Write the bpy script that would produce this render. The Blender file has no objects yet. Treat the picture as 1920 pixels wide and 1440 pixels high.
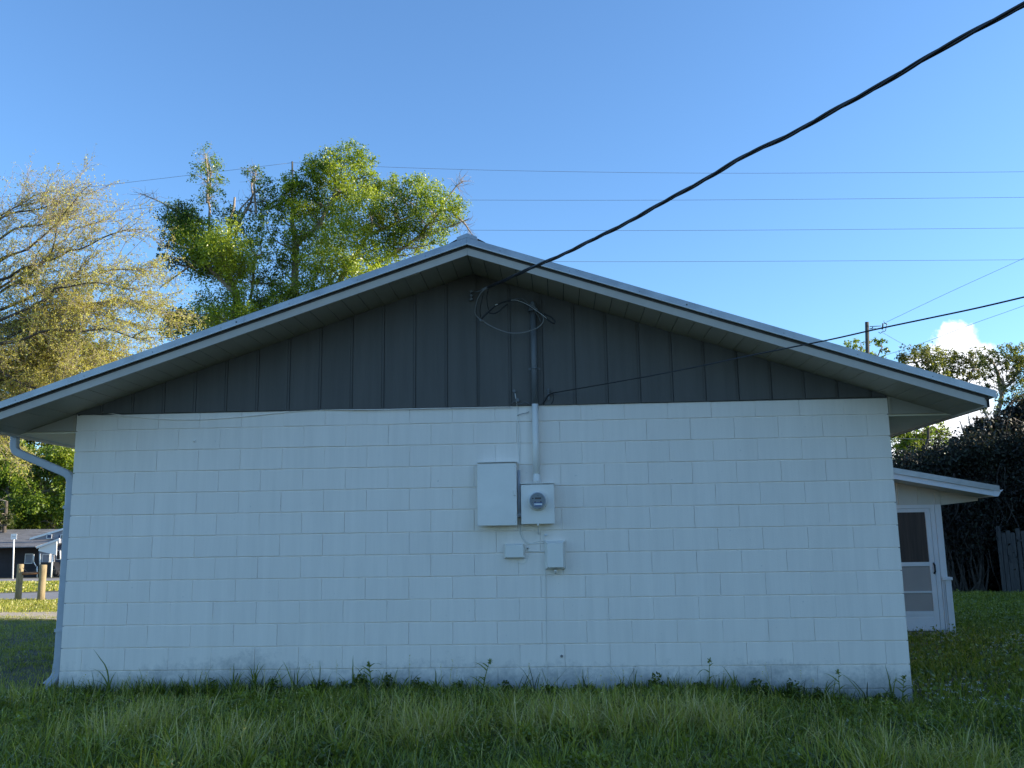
import bpy, math, random
import numpy as np
from mathutils import Vector, Matrix
R = math.radians
random.seed(7)
rng = np.random.default_rng(7)

# ------------------------------------------------------------------ camera, sky, sun, exposure
S = bpy.context.scene
COL = S.collection
CAM = np.array([4.63388, -8.50464, 1.32111])
FW = np.array([-0.04677597, 0.98404237, 0.17167594])
RT = np.array([0.99864128, 0.0500198, -0.01461579])
UP = np.array([0.02296975, -0.17075901, 0.98504505])
cd = bpy.data.cameras.new('camera'); cam = bpy.data.objects.new('camera', cd); COL.objects.link(cam)
cd.sensor_width = 36; cd.lens = 1700 / 1920 * 36; cd.clip_start = .05; cd.clip_end = 3000
cam.matrix_world = Matrix([[RT[0], UP[0], -FW[0], CAM[0]], [RT[1], UP[1], -FW[1], CAM[1]],
                           [RT[2], UP[2], -FW[2], CAM[2]], [0, 0, 0, 1]])
S.camera = cam

SUN_EL, SUN_AZ = 20.0, 2.0          # azimuth measured from +X towards +Y (just behind the facade plane)
SUN_STRENGTH, SKY_STRENGTH, EXPOSURE = 4.8, 0.15, 1.17
sd = Vector((math.cos(R(SUN_EL)) * math.cos(R(SUN_AZ)), math.cos(R(SUN_EL)) * math.sin(R(SUN_AZ)), math.sin(R(SUN_EL))))
ld = bpy.data.lights.new('sun', 'SUN'); lo = bpy.data.objects.new('sun', ld); COL.objects.link(lo)
ld.energy = SUN_STRENGTH; ld.angle = R(.53); ld.color = (1, .86, .66)
lo.rotation_euler = (-sd).to_track_quat('-Z', 'Y').to_euler()

S.view_settings.view_transform = 'Standard'; S.view_settings.look = 'None'
S.view_settings.exposure = EXPOSURE; S.view_settings.gamma = 1
S.render.engine = 'CYCLES'

def ray(u, v):
    return FW + RT * (u - 960) / 1700 - UP * (v - 720) / 1700
def at(u, v, y):                      # a point seen at photo coordinates (u, v), standing at distance y
    d = ray(u, v); t = (y - CAM[1]) / d[1]
    return CAM + d * t
def unit(a):
    a = np.array(a, float); return a / np.linalg.norm(a)

w = bpy.data.worlds.new('World'); S.world = w; w.use_nodes = True
nt = w.node_tree; nt.nodes.clear()
N = nt.nodes.new; L = nt.links.new
sky = N('ShaderNodeTexSky'); sky.sky_type = 'NISHITA'; sky.sun_disc = False
sky.sun_elevation = R(SUN_EL); sky.sun_rotation = R(90 - SUN_AZ)
sky.air_density = 1.0; sky.dust_density = .6; sky.ozone_density = 1.6
bg = N('ShaderNodeBackground'); bg.inputs[1].default_value = SKY_STRENGTH
out = N('ShaderNodeOutputWorld')
tc = N('ShaderNodeTexCoord')
def vmath(op, a, b=None):
    n = N('ShaderNodeVectorMath'); n.operation = op
    for i, q in enumerate((a, b)):
        if q is None: continue
        if isinstance(q, (tuple, list, np.ndarray)): n.inputs[i].default_value = tuple(q)
        else: L(q, n.inputs[i])
    return n
def fmath(op, a, b=None, c=None, clamp=False):
    n = N('ShaderNodeMath'); n.operation = op; n.use_clamp = clamp
    for i, q in enumerate((a, b, c)):
        if q is None: continue
        if isinstance(q, (int, float)): n.inputs[i].default_value = q
        else: L(q, n.inputs[i])
    return n.outputs[0]
# cumulus bank low in the sky to the right
nz = N('ShaderNodeTexNoise'); nz.inputs['Scale'].default_value = 38; nz.inputs['Detail'].default_value = 7
nz.inputs['Roughness'].default_value = .62
L(tc.outputs['Generated'], nz.inputs['Vector'])
off = vmath('SUBTRACT', nz.outputs['Color'], (.5, .5, .5))
offs = vmath('SCALE', off.outputs[0]); offs.inputs['Scale'].default_value = .034
wd = vmath('ADD', tc.outputs['Generated'], offs.outputs[0])
mask = None
for (u, v, r) in [(1795, 640, 34), (1768, 668, 36), (1822, 672, 34), (1740, 700, 40), (1850, 705, 40), (1790, 720, 62),
                  (1800, 800, 75), (1730, 850, 60), (1880, 860, 60), (1660, 930, 70)]:
    c = unit(ray(u, v))
    d = vmath('DISTANCE', wd.outputs[0], c).outputs['Value']
    m = N('ShaderNodeMapRange'); m.interpolation_type = 'SMOOTHSTEP'
    L(d, m.inputs[0]); rr = r / 1700
    m.inputs[1].default_value = rr * 1.12; m.inputs[2].default_value = rr * .72
    m.inputs[3].default_value = 0; m.inputs[4].default_value = 1
    mask = m.outputs[0] if mask is None else fmath('MAXIMUM', mask, m.outputs[0])
nz2 = N('ShaderNodeTexNoise'); nz2.inputs['Scale'].default_value = 22; nz2.inputs['Detail'].default_value = 4
L(tc.outputs['Generated'], nz2.inputs['Vector'])
shade = N('ShaderNodeMapRange'); L(nz2.outputs['Fac'], shade.inputs[0])
shade.inputs[1].default_value = .35; shade.inputs[2].default_value = .6
shade.inputs[3].default_value = 4.2; shade.inputs[4].default_value = 5.6
cc = N('ShaderNodeCombineColor'); 
L(shade.outputs[0], cc.inputs[0]); L(shade.outputs[0], cc.inputs[1])
L(fmath('MULTIPLY', shade.outputs[0], 1.04), cc.inputs[2])
# sky colour graded a touch deeper like the phone picture
gm = N('ShaderNodeMix'); gm.data_type = 'RGBA'; gm.blend_type = 'MULTIPLY'; gm.inputs[0].default_value = 1
gm.inputs[7].default_value = (.485, .69, .89, 1)
L(sky.outputs[0], gm.inputs[6])
cm = N('ShaderNodeMix'); cm.data_type = 'RGBA'
L(fmath('MULTIPLY', mask, .9), cm.inputs[0]); L(gm.outputs[2], cm.inputs[6]); L(cc.outputs[0], cm.inputs[7])
L(cm.outputs[2], bg.inputs[0]); L(bg.outputs[0], out.inputs[0])

# ------------------------------------------------------------------ materials
def mat(name, col, rough=.6, metal=0, var=.0, vscale=3, bump=0, bscale=60, col2=None, spec=.5, coord='pos', stretch=None):
    m = bpy.data.materials.new(name); m.use_nodes = True
    t = m.node_tree; b = t.nodes['Principled BSDF']
    b.inputs['Base Color'].default_value = (*col, 1); b.inputs['Roughness'].default_value = rough
    b.inputs['Metallic'].default_value = metal; b.inputs['Specular IOR Level'].default_value = spec
    g = t.nodes.new('ShaderNodeNewGeometry'); src = g.outputs['Position']
    if stretch:
        mp = t.nodes.new('ShaderNodeVectorMath'); mp.operation = 'MULTIPLY'; mp.inputs[1].default_value = stretch
        t.links.new(src, mp.inputs[0]); src = mp.outputs[0]
    if var or col2:
        n = t.nodes.new('ShaderNodeTexNoise'); n.inputs['Scale'].default_value = vscale; n.inputs['Detail'].default_value = 6
        n.inputs['Roughness'].default_value = .6
        t.links.new(src, n.inputs['Vector'])
        r = t.nodes.new('ShaderNodeValToRGB')
        r.color_ramp.elements[0].position = .3; r.color_ramp.elements[1].position = .7
        c2 = col2 or tuple(c * (1 - var) for c in col); c1 = col if col2 else tuple(min(1, c * (1 + var * .5)) for c in col)
        r.color_ramp.elements[0].color = (*c2, 1); r.color_ramp.elements[1].color = (*c1, 1)
        t.links.new(n.outputs[0], r.inputs[0]); t.links.new(r.outputs[0], b.inputs['Base Color'])
    if bump:
        n = t.nodes.new('ShaderNodeTexNoise'); n.inputs['Scale'].default_value = bscale; n.inputs['Detail'].default_value = 5
        t.links.new(src, n.inputs['Vector'])
        bp = t.nodes.new('ShaderNodeBump'); bp.inputs['Strength'].default_value = bump; bp.inputs['Distance'].default_value = .004
        t.links.new(n.outputs[0], bp.inputs['Height']); t.links.new(bp.outputs[0], b.inputs['Normal'])
    return m

def leafmat(name, cols, rough=.5, trans=.35, spec=.4, tint=(1.25, 1.25, .6)):
    m = bpy.data.materials.new(name); m.use_nodes = True
    t = m.node_tree; b = t.nodes['Principled BSDF']; o = t.nodes['Material Output']
    a = t.nodes.new('ShaderNodeAttribute'); a.attribute_name = 'tone'
    r = t.nodes.new('ShaderNodeValToRGB'); e = r.color_ramp.elements
    while len(e) < len(cols): e.new(.5)
    for i, c in enumerate(cols):
        e[i].position = i / (len(cols) - 1); e[i].color = (*c, 1)
    t.links.new(a.outputs['Fac'], r.inputs[0]); t.links.new(r.outputs[0], b.inputs['Base Color'])
    b.inputs['Roughness'].default_value = rough; b.inputs['Specular IOR Level'].default_value = spec
    tr = t.nodes.new('ShaderNodeBsdfTranslucent')
    mu = t.nodes.new('ShaderNodeMix'); mu.data_type = 'RGBA'; mu.blend_type = 'MULTIPLY'; mu.inputs[0].default_value = 1
    mu.inputs[7].default_value = (*tint, 1)
    t.links.new(r.outputs[0], mu.inputs[6]); t.links.new(mu.outputs[2], tr.inputs[0])
    mx = t.nodes.new('ShaderNodeMixShader'); mx.inputs[0].default_value = trans
    t.links.new(b.outputs[0], mx.inputs[1]); t.links.new(tr.outputs[0], mx.inputs[2]); t.links.new(mx.outputs[0], o.inputs[0])
    return m

# painted block: off-white paint, roller texture, scuffs, splash-back grime along the lowest courses
def block_paint():
    m = mat('painted_block', (.66, .70, .71), .62, bump=.35, bscale=95, spec=.35)
    t = m.node_tree; b = t.nodes['Principled BSDF']; n = t.nodes.new; l = t.links.new
    g = n('ShaderNodeNewGeometry'); sp = n('ShaderNodeSeparateXYZ'); l(g.outputs['Position'], sp.inputs[0])
    ns = n('ShaderNodeTexNoise'); ns.inputs['Scale'].default_value = 1.3; ns.inputs['Detail'].default_value = 5; l(g.outputs['Position'], ns.inputs['Vector'])
    base = n('ShaderNodeMix'); base.data_type = 'RGBA'; l(ns.outputs[0], base.inputs[0])
    base.inputs[6].default_value = (.86, .79, .72, 1); base.inputs[7].default_value = (.90, .82, .74, 1)
    # per-block tone
    oi = n('ShaderNodeObjectInfo'); rb = n('ShaderNodeMapRange'); l(oi.outputs['Random'], rb.inputs[0])
    rb.inputs[3].default_value = .982; rb.inputs[4].default_value = 1.008
    ml = n('ShaderNodeVectorMath'); ml.operation = 'SCALE'; l(base.outputs[2], ml.inputs[0]); l(rb.outputs[0], ml.inputs['Scale'])
    mp = n('ShaderNodeVectorMath'); mp.operation = 'MULTIPLY'; mp.inputs[1].default_value = (7, 7, .55); l(g.outputs['Position'], mp.inputs[0])
    st = n('ShaderNodeTexNoise'); st.inputs['Scale'].default_value = 1.4; st.inputs['Detail'].default_value = 7; st.inputs['Roughness'].default_value = .7; l(mp.outputs[0], st.inputs['Vector'])
    sr = n('ShaderNodeMapRange'); l(st.outputs[0], sr.inputs[0]); sr.inputs[1].default_value = .3; sr.inputs[2].default_value = .7; sr.inputs[3].default_value = .93; sr.inputs[4].default_value = 1.03
    m3 = n('ShaderNodeVectorMath'); m3.operation = 'SCALE'; l(ml.outputs[0], m3.inputs[0]); l(sr.outputs[0], m3.inputs['Scale']); ml = m3
    # grime: height above ground plus blotchy noise
    nz = n('ShaderNodeTexNoise'); nz.inputs['Scale'].default_value = 9; nz.inputs['Detail'].default_value = 8; nz.inputs['Roughness'].default_value = .75
    l(g.outputs['Position'], nz.inputs['Vector'])
    nb = n('ShaderNodeTexNoise'); nb.inputs['Scale'].default_value = .9; l(g.outputs['Position'], nb.inputs['Vector'])
    hm = n('ShaderNodeMapRange'); l(sp.outputs['Z'], hm.inputs[0]); hm.inputs[1].default_value = .42; hm.inputs[2].default_value = -.12
    a1 = n('ShaderNodeMath'); a1.operation = 'MULTIPLY_ADD'; l(nb.outputs[0], a1.inputs[0]); a1.inputs[1].default_value = .9; a1.inputs[2].default_value = -.45
    a2 = n('ShaderNodeMath'); a2.operation = 'ADD'; l(hm.outputs[0], a2.inputs[0]); l(a1.outputs[0], a2.inputs[1])
    a3 = n('ShaderNodeMath'); a3.operation = 'ADD'; l(a2.outputs[0], a3.inputs[0]); l(nz.outputs[0], a3.inputs[1])
    gr = n('ShaderNodeMapRange'); l(a3.outputs[0], gr.inputs[0]); gr.inputs[1].default_value = .80; gr.inputs[2].default_value = 1.28
    gr.inputs[3].default_value = 0; gr.inputs[4].default_value = .75
    # flecks and chips
    vz = n('ShaderNodeTexNoise'); vz.inputs['Scale'].default_value = 34; vz.inputs['Detail'].default_value = 3; l(g.outputs['Position'], vz.inputs['Vector'])
    vr = n('ShaderNodeMapRange'); l(vz.outputs[0], vr.inputs[0]); vr.inputs[1].default_value = .735; vr.inputs[2].default_value = .78; vr.inputs[4].default_value = .35
    mx = n('ShaderNodeMix'); mx.data_type = 'RGBA'; l(gr.outputs[0], mx.inputs[0]); l(ml.outputs[0], mx.inputs[6]); mx.inputs[7].default_value = (.21, .23, .24, 1)
    m2 = n('ShaderNodeMix'); m2.data_type = 'RGBA'; l(vr.outputs[0], m2.inputs[0]); l(mx.outputs[2], m2.inputs[6]); m2.inputs[7].default_value = (.3, .33, .35, 1)
    l(m2.outputs[2], b.inputs['Base Color'])
    return m

M = dict(
    block=block_paint(),
    siding=mat('grey_siding_paint', (.122, .118, .112), .75, var=.12, vscale=2, bump=.35, bscale=40, stretch=(6, 6, .5), spec=.15),
    fascia=mat('fascia_paint', (.50, .46, .41), .5, var=.12, vscale=4),
    soffit=mat('soffit_vinyl', (.37, .325, .255), .45, var=.1, vscale=2),
    trim=mat('galvalume_trim', (.36, .385, .42), .34, metal=.55, var=.22, vscale=5),
    roofm=mat('metal_roof', (.5, .52, .54), .35, metal=.7, var=.1),
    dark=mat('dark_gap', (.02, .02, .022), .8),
    shingle=mat('old_shingle_edge', (.10, .092, .085), .9, var=.4, vscale=30),
    white=mat('white_paint', (.72, .74, .76), .45, var=.06, vscale=4),
    boxm=mat('painted_metal_box', (.82, .79, .74), .38, var=.06, vscale=5, spec=.5),
    plast=mat('grey_plastic_box', (.78, .76, .71), .35, var=.05),
    pipe_dark=mat('dark_painted_pipe', (.13, .14, .15), .5, var=.1),
    gutter=mat('aluminium_downspout', (.44, .47, .52), .4, var=.12, vscale=6),
    mouth=mat('shaded_pipe_inside', (.03, .018, .014), .9),  # near-black, the shade inside the pipe put into the colour
    black=mat('black_cable', (.012, .012, .015), .5),
    greyc=mat('grey_cable', (.20, .20, .20), .5),
    bare=mat('bare_aluminium', (.6, .6, .6), .35, metal=.8),
    face=mat('meter_face', (.20, .22, .24), .5),
    lcd=mat('meter_display', (.05, .045, .05), .3),
    blue=mat('meter_blue', (.02, .06, .25), .4),
    wood=mat('weathered_post', (.30, .235, .13), .85, var=.35, vscale=10, bump=.6, bscale=30, stretch=(3, 3, .6)),
    rail=mat('brown_rail', (.36, .17, .08), .8, var=.3, vscale=9),
    fence=mat('grey_fence_board', (.07, .066, .064), .9, var=.45, vscale=7, bump=.5, stretch=(4, 4, .5)),
    bark=mat('pale_bark', (.34, .28, .22), .9, var=.45, vscale=5, bump=.8, bscale=18),
    barkd=mat('dark_bark', (.085, .07, .058), .95, var=.4, vscale=6, bump=.8, bscale=18),
    twig=mat('grey_twig', (.30, .25, .20), .9),
    pole=mat('utility_pole_wood', (.075, .07, .06), .9, var=.35, vscale=8, bump=.5),
    wire=mat('weathered_wire', (.16, .18, .20), .6),
    iron=mat('line_hardware', (.10, .10, .11), .5, metal=.3),
    screen=mat('brown_screen', (.06, .040, .033), .5, var=.45, vscale=3, stretch=(9, 9, .35), spec=.4),
    screen2=mat('grey_screen', (.36, .33, .31), .55, var=.08, vscale=3),
    eave=mat('bounce_lit_eave_vinyl', (.80, .74, .60), .5, var=.06),  # soffit vinyl made paler and warmer, bounced ground light put into its colour
    eret=mat('eave_return_paint', (.36, .33, .28), .5, var=.08),
    porch=mat('cream_siding_paint', (.56, .55, .50), .5, var=.06),
    concrete=mat('concrete', (.33, .31, .28), .9, var=.2, vscale=6, bump=.5),
    asphalt=mat('grey_driveway', (.20, .20, .22), .9, var=.3, vscale=3, bump=.5, bscale=30),
    road=mat('street_asphalt', (.22, .205, .20), .9, var=.15, vscale=2),
    sand=mat('pale_sand', (.42, .35, .26), .95, var=.35, vscale=5, bump=.6, bscale=25),
    far_wall=mat('far_grey_wall', (.27, .28, .32), .7, var=.25, vscale=1.5),
    far_white=mat('far_white_trim', (.78, .78, .76), .5),
    far_roof=mat('far_roof_sheet', (.17, .17, .18), .7, var=.45, vscale=1.2, stretch=(1, 3, 3)),
    far_glass=mat('far_window_glass', (.10, .11, .12), .15),
    far_dark=mat('shaded_far_interior', (.035, .03, .035), .8, var=.3),  # near-black colour carries the shade under the far roof
    far_blue=mat('far_blue_wall', (.05, .075, .14), .7, var=.3, vscale=2),
)
M['ground'] = mat('weedy_soil', (.052, .062, .026), .97, vscale=2.2, bump=.8, bscale=25, col2=(.085, .065, .042))
M['leaf_green'] = leafmat('laurel_leaf', [(.022, .042, .010), (.10, .17, .018), (.26, .34, .028), (.42, .48, .07)], .34, .5, .5)
M['leaf_yellow'] = leafmat('budding_leaf', [(.20, .17, .045), (.38, .37, .08), (.54, .52, .12), (.66, .66, .28)], .6, .5, .3, (1.2, 1.1, .6))
M['leaf_lime'] = leafmat('lime_leaf', [(.02, .05, .008), (.07, .13, .012), (.16, .24, .02), (.28, .33, .03)], .42, .45, .5)
M['leaf_oak'] = leafmat('oak_leaf', [(.035, .045, .014), (.09, .11, .025), (.18, .20, .04), (.26, .27, .06)], .5, .42, .4)
M['leaf_dark'] = leafmat('vine_leaf', [(.014, .010, .010), (.030, .030, .022), (.048, .058, .035), (.075, .065, .05)], .6, .15, .3)
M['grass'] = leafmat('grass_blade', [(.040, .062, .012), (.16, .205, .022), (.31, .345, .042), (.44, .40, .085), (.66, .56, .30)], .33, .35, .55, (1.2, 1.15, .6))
M['petal'] = leafmat('tiny_white_flower', [(.45, .47, .45), (.7, .7, .68)], .6, .3, .3, (1, 1, 1))

# ------------------------------------------------------------------ mesh helpers
class MB:
    def __init__(s): s.v = []; s.f = []; s.sm = []
    def add(s, vs, fs, smooth=False):
        o = len(s.v); s.v += [tuple(map(float, p)) for p in vs]
        for f in fs: s.f.append(tuple(i + o for i in f)); s.sm.append(smooth)
        return s
    def box(s, x0, x1, y0, y1, z0, z1, bevel=0):
        if bevel <= 0:
            v = [(x, y, z) for z in (z0, z1) for y in (y0, y1) for x in (x0, x1)]
            return s.add(v, [(0, 2, 3, 1), (4, 5, 7, 6), (0, 1, 5, 4), (1, 3, 7, 5), (3, 2, 6, 7), (2, 0, 4, 6)])
        b = bevel; v = []; idx = {}
        for X, sx in ((x0, 1), (x1, -1)):
            for Y, sy in ((y0, 1), (y1, -1)):
                for Z, sz in ((z0, 1), (z1, -1)):
                    k = (sx, sy, sz)
                    idx[k + ('x',)] = len(v); v.append((X, Y + sy * b, Z + sz * b))
                    idx[k + ('y',)] = len(v); v.append((X + sx * b, Y, Z + sz * b))
                    idx[k + ('z',)] = len(v); v.append((X + sx * b, Y + sy * b, Z))
        f = []
        for sx in (1, -1):
            q = [(sx, 1, 1, 'x'), (sx, 1, -1, 'x'), (sx, -1, -1, 'x'), (sx, -1, 1, 'x')]; f.append([idx[k] for k in (q if sx == 1 else q[::-1])])
        for sy in (1, -1):
            q = [(1, sy, 1, 'y'), (-1, sy, 1, 'y'), (-1, sy, -1, 'y'), (1, sy, -1, 'y')]; f.append([idx[k] for k in (q if sy == 1 else q[::-1])])
        for sz in (1, -1):
            q = [(1, 1, sz, 'z'), (1, -1, sz, 'z'), (-1, -1, sz, 'z'), (-1, 1, sz, 'z')]; f.append([idx[k] for k in (q if sz == 1 else q[::-1])])
        for a in (1, -1):
            for c in (1, -1):
                q = [(a, c, 1, 'x'), (a, c, -1, 'x'), (a, c, -1, 'y'), (a, c, 1, 'y')]; f.append([idx[k] for k in (q if a * c == -1 else q[::-1])])
                q = [(a, 1, c, 'x'), (a, -1, c, 'x'), (a, -1, c, 'z'), (a, 1, c, 'z')]; f.append([idx[k] for k in (q if a * c == 1 else q[::-1])])
                q = [(1, a, c, 'y'), (-1, a, c, 'y'), (-1, a, c, 'z'), (1, a, c, 'z')]; f.append([idx[k] for k in (q if a * c == -1 else q[::-1])])
                for d in (1, -1):
                    k = (a, c, d); q = [idx[k + ('x',)], idx[k + ('y',)], idx[k + ('z',)]]
                    f.append(q if a * c * d == -1 else q[::-1])
        return s.add(v, f)
    def prism(s, poly, y0, y1):          # polygon in the XZ plane extruded along Y
        n = len(poly)
        v = [(x, y0, z) for x, z in poly] + [(x, y1, z) for x, z in poly]
        f = [tuple(range(n)), tuple(range(2 * n - 1, n - 1, -1))] + [(i, i + n, (i + 1) % n + n, (i + 1) % n) for i in range(n)]
        return s.add(v, f)
    def hexa(s, b, t):                   # 4 bottom and 4 top corners
        return s.add(list(b) + list(t), [(3, 2, 1, 0), (4, 5, 6, 7), (0, 1, 5, 4), (1, 2, 6, 5), (2, 3, 7, 6), (3, 0, 4, 7)])
    def tube(s, pts, rad, n=6, caps=True, smooth=True):
        pts = np.array(pts, float); k = len(pts)
        rad = np.full(k, rad, float) if np.isscalar(rad) else np.interp(np.linspace(0, 1, k), np.linspace(0, 1, len(rad)), rad)
        tg = np.gradient(pts, axis=0); tg /= np.maximum(np.linalg.norm(tg, axis=1, keepdims=True), 1e-9)
        a = np.array([0, 0, 1.]) if abs(tg[0][2]) < .9 else np.array([1., 0, 0])
        u = np.cross(tg[0], a); u /= np.linalg.norm(u); o = len(s.v); V = []
        for i in range(k):
            u = u - tg[i] * (u @ tg[i]); u /= max(np.linalg.norm(u), 1e-9); q = np.cross(tg[i], u)
            for j in range(n):
                an = 2 * math.pi * j / n; V.append(pts[i] + rad[i] * (math.cos(an) * u + math.sin(an) * q))
        F = [(i * n + j, i * n + (j + 1) % n, (i + 1) * n + (j + 1) % n, (i + 1) * n + j) for i in range(k - 1) for j in range(n)]
        s.add(V, F, smooth)
        if caps:
            s.f.append(tuple(o + j for j in range(n))[::-1]); s.sm.append(False)
            s.f.append(tuple(o + (k - 1) * n + j for j in range(n))); s.sm.append(False)
        return s
    def lathe(s, c, prof, n=24, axis='y'):   # prof: (offset along axis, radius)
        V = []
        for (h, r) in prof:
            for j in range(n):
                an = 2 * math.pi * j / n
                V.append((c[0] + r * math.cos(an), c[1] + h, c[2] + r * math.sin(an)) if axis == 'y' else (c[0] + r * math.cos(an), c[1] + r * math.sin(an), c[2] + h))
        k = len(prof)
        F = [(i * n + j, i * n + (j + 1) % n, (i + 1) * n + (j + 1) % n, (i + 1) * n + j) for i in range(k - 1) for j in range(n)]
        s.add(V, F, True)
        o = len(s.v) - len(V)
        s.f.append(tuple(o + j for j in range(n))[::-1]); s.sm.append(False)
        s.f.append(tuple(o + (k - 1) * n + j for j in range(n))); s.sm.append(False)
        return s
    def mesh(s, name, m):
        me = bpy.data.meshes.new(name); me.from_pydata(s.v, [], s.f); me.update()
        me.polygons.foreach_set('use_smooth', s.sm)
        me.materials.append(m); return me

def link(name, me, parent=None):
    o = bpy.data.objects.new(name, me); COL.objects.link(o)
    if parent is not None:
        o.parent = parent; o.matrix_parent_inverse = Matrix.Translation(parent_world(parent)).inverted()
    return o
def parent_world(p):
    v = Vector(p.location)
    return v
def tag(o, label=None, cat=None, group=None, kind=None):
    for k, q in (('label', label), ('category', cat), ('group', group), ('kind', kind)):
        if q: o[k] = q
    return o
def thing(name, loc, label, cat, group=None):
    o = bpy.data.objects.new(name, None); COL.objects.link(o); o.location = loc; o.empty_display_size = .2
    return tag(o, label, cat, group)
def part(name, mb, m, parent=None):
    # vertices are given in world space; parents sit at plain translations
    return link(name, mb.mesh(name, m), parent)
def sub(name, mb, m, parent):
    o = bpy.data.objects.new(name, mb.mesh(name, m)); COL.objects.link(o); o.parent = parent; return o

def npmesh(name, V, F, m, tone=None):
    """V (n,3), F (k,4) or (k,3) arrays, tone per vertex"""
    me = bpy.data.meshes.new(name); k = F.shape[1]
    me.vertices.add(len(V)); me.vertices.foreach_set('co', V.astype(np.float32).ravel())
    me.loops.add(F.size); me.loops.foreach_set('vertex_index', F.astype(np.int32).ravel())
    me.polygons.add(len(F)); me.polygons.foreach_set('loop_start', np.arange(0, F.size, k, dtype=np.int32))
    me.polygons.foreach_set('loop_total', np.full(len(F), k, dtype=np.int32))
    if tone is not None:
        at_ = me.attributes.new('tone', 'FLOAT', 'POINT'); at_.data.foreach_set('value', np.clip(tone, 0, 1).astype(np.float32))
    me.update(calc_edges=True); me.materials.append(m); return me

def runit(n):
    a = rng.normal(size=(n, 3)); return a / np.linalg.norm(a, axis=1, keepdims=True)
def leaf_quads(C, size, tone, aspect=.55, up=0.0, face=None):
    """diamond leaves centred on C; face: direction the blades tend to turn towards (the light)"""
    n = len(C); m = runit(n)
    if face is not None: m = m + np.array(face); m /= np.maximum(np.linalg.norm(m, axis=1, keepdims=True), 1e-6)
    a = runit(n); a[:, 2] -= up; b = np.cross(m, a); b /= np.maximum(np.linalg.norm(b, axis=1, keepdims=True), 1e-6)
    a = np.cross(b, m); a /= np.maximum(np.linalg.norm(a, axis=1, keepdims=True), 1e-6)
    s = (size * rng.uniform(.6, 1.3, n))[:, None] if np.isscalar(size) else (size * rng.uniform(.7, 1.2, n))[:, None]
    nrm = np.cross(a, b)
    V = np.stack([C - a * s * .5, C + b * s * .5 * aspect + nrm * s * .08, C + a * s * .5, C - b * s * .5 * aspect + nrm * s * .08], 1).reshape(-1, 3)
    F = np.arange(4 * n).reshape(n, 4)
    return V, F, np.repeat(tone, 4)
def cluster(c, r, n, shell=.55):
    """points within a lumpy ellipsoid, biased to its surface, with holes"""
    d = runit(n); rr = (shell + (1 - shell) * rng.random(n)) * rng.uniform(.75, 1.12, n)
    ph = runit(5) * 2.6
    bump = 1 + .22 * sum(np.sin(d @ q * 2.2 + i) for i, q in enumerate(ph)) / 2
    return np.array(c) + d * (rr * bump)[:, None] * np.array(r)
def crown(name, clumps, size, m, parent, dens=1.0, aspect=.55, up=.3):
    """clumps: (centre, radii(3), leaf count, tone, spread)"""
    P = []; T = []
    for c, r, n, tn, sp in clumps:
        n = int(n * dens)
        # a clump is itself made of sprays of leaves
        k = max(6, n // 22); cs = cluster(c, r, k); per = n // k + 1
        q = np.repeat(cs, per, axis=0) + rng.normal(size=(k * per, 3)) * (np.mean(r) * .15)
        P.append(q); T.append(np.repeat(np.clip(rng.normal(tn, .10, k), 0, 1), per) + rng.normal(0, sp, k * per))
    P = np.concatenate(P); T = np.concatenate(T)
    V, F, t = leaf_quads(P, size, T, aspect, up, (.55, -.30, .35))
    me = npmesh(name, V - np.array(parent.location) if parent else V, F, m, t)
    o = bpy.data.objects.new(name, me); COL.objects.link(o); o.parent = parent
    return o
def wob(a, b, n=6, amp=.1):
    a = np.array(a, float); b = np.array(b, float); t = np.linspace(0, 1, n)[:, None]
    L_ = np.linalg.norm(b - a); p = a + (b - a) * t
    ph = rng.normal(size=(2, 3)); p += (np.sin(t * math.pi) * ph[0] + np.sin(t * 2 * math.pi) * ph[1] * .5) * amp * L_
    return p
def local(mb, parent):
    o = np.array(parent.location); mb.v = [tuple(np.array(p) - o) for p in mb.v]; return mb
def lpart(name, mb, m, parent):
    return sub(name, local(mb, parent), m, parent)

# ------------------------------------------------------------------ ground
def sst(a, b, x): t = np.clip((x - a) / (b - a), 0, 1); return t * t * (3 - 2 * t)
def gh(x, y):
    x = np.asarray(x, float); y = np.asarray(y, float)
    z = -.17 * sst(5.2, 8.2, x) * (1 - sst(12, 20, y) * 0)
    z = z - .10 * sst(6, 16, y) * sst(8, 14, x)
    z = z - .0205 * np.maximum(y - 16, 0)
    z = z - .10 * sst(-2, -9, y)
    z = z + .018 * np.sin(x * 1.7 + y * .6) * np.sin(y * 1.3 - x * .4) * (np.abs(y) < 60)
    return z
nx, ny = 260, 260
gx = np.concatenate([np.linspace(-900, -60, 20), np.linspace(-59, 59, nx - 40), np.linspace(60, 900, 20)])
gy = np.concatenate([np.linspace(-300, -20, 10), np.linspace(-19, 90, ny - 40), np.linspace(92, 1800, 30)])
X, Y = np.meshgrid(gx, gy); Z = gh(X, Y); Z = np.where(Y > 120, gh(0, 120) - .002 * (Y - 120), Z)
V = np.stack([X, Y, Z], -1).reshape(-1, 3)
i = np.arange(len(gy) - 1)[:, None] * len(gx) + np.arange(len(gx) - 1)[None]
F = np.stack([i, i + 1, i + 1 + len(gx), i + len(gx)], -1).reshape(-1, 4)
o = link('ground', npmesh('ground', V, F, M['ground'])); tag(o, kind='structure')
o.data.polygons.foreach_set('use_smooth', np.ones(len(F), dtype=bool))

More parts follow.
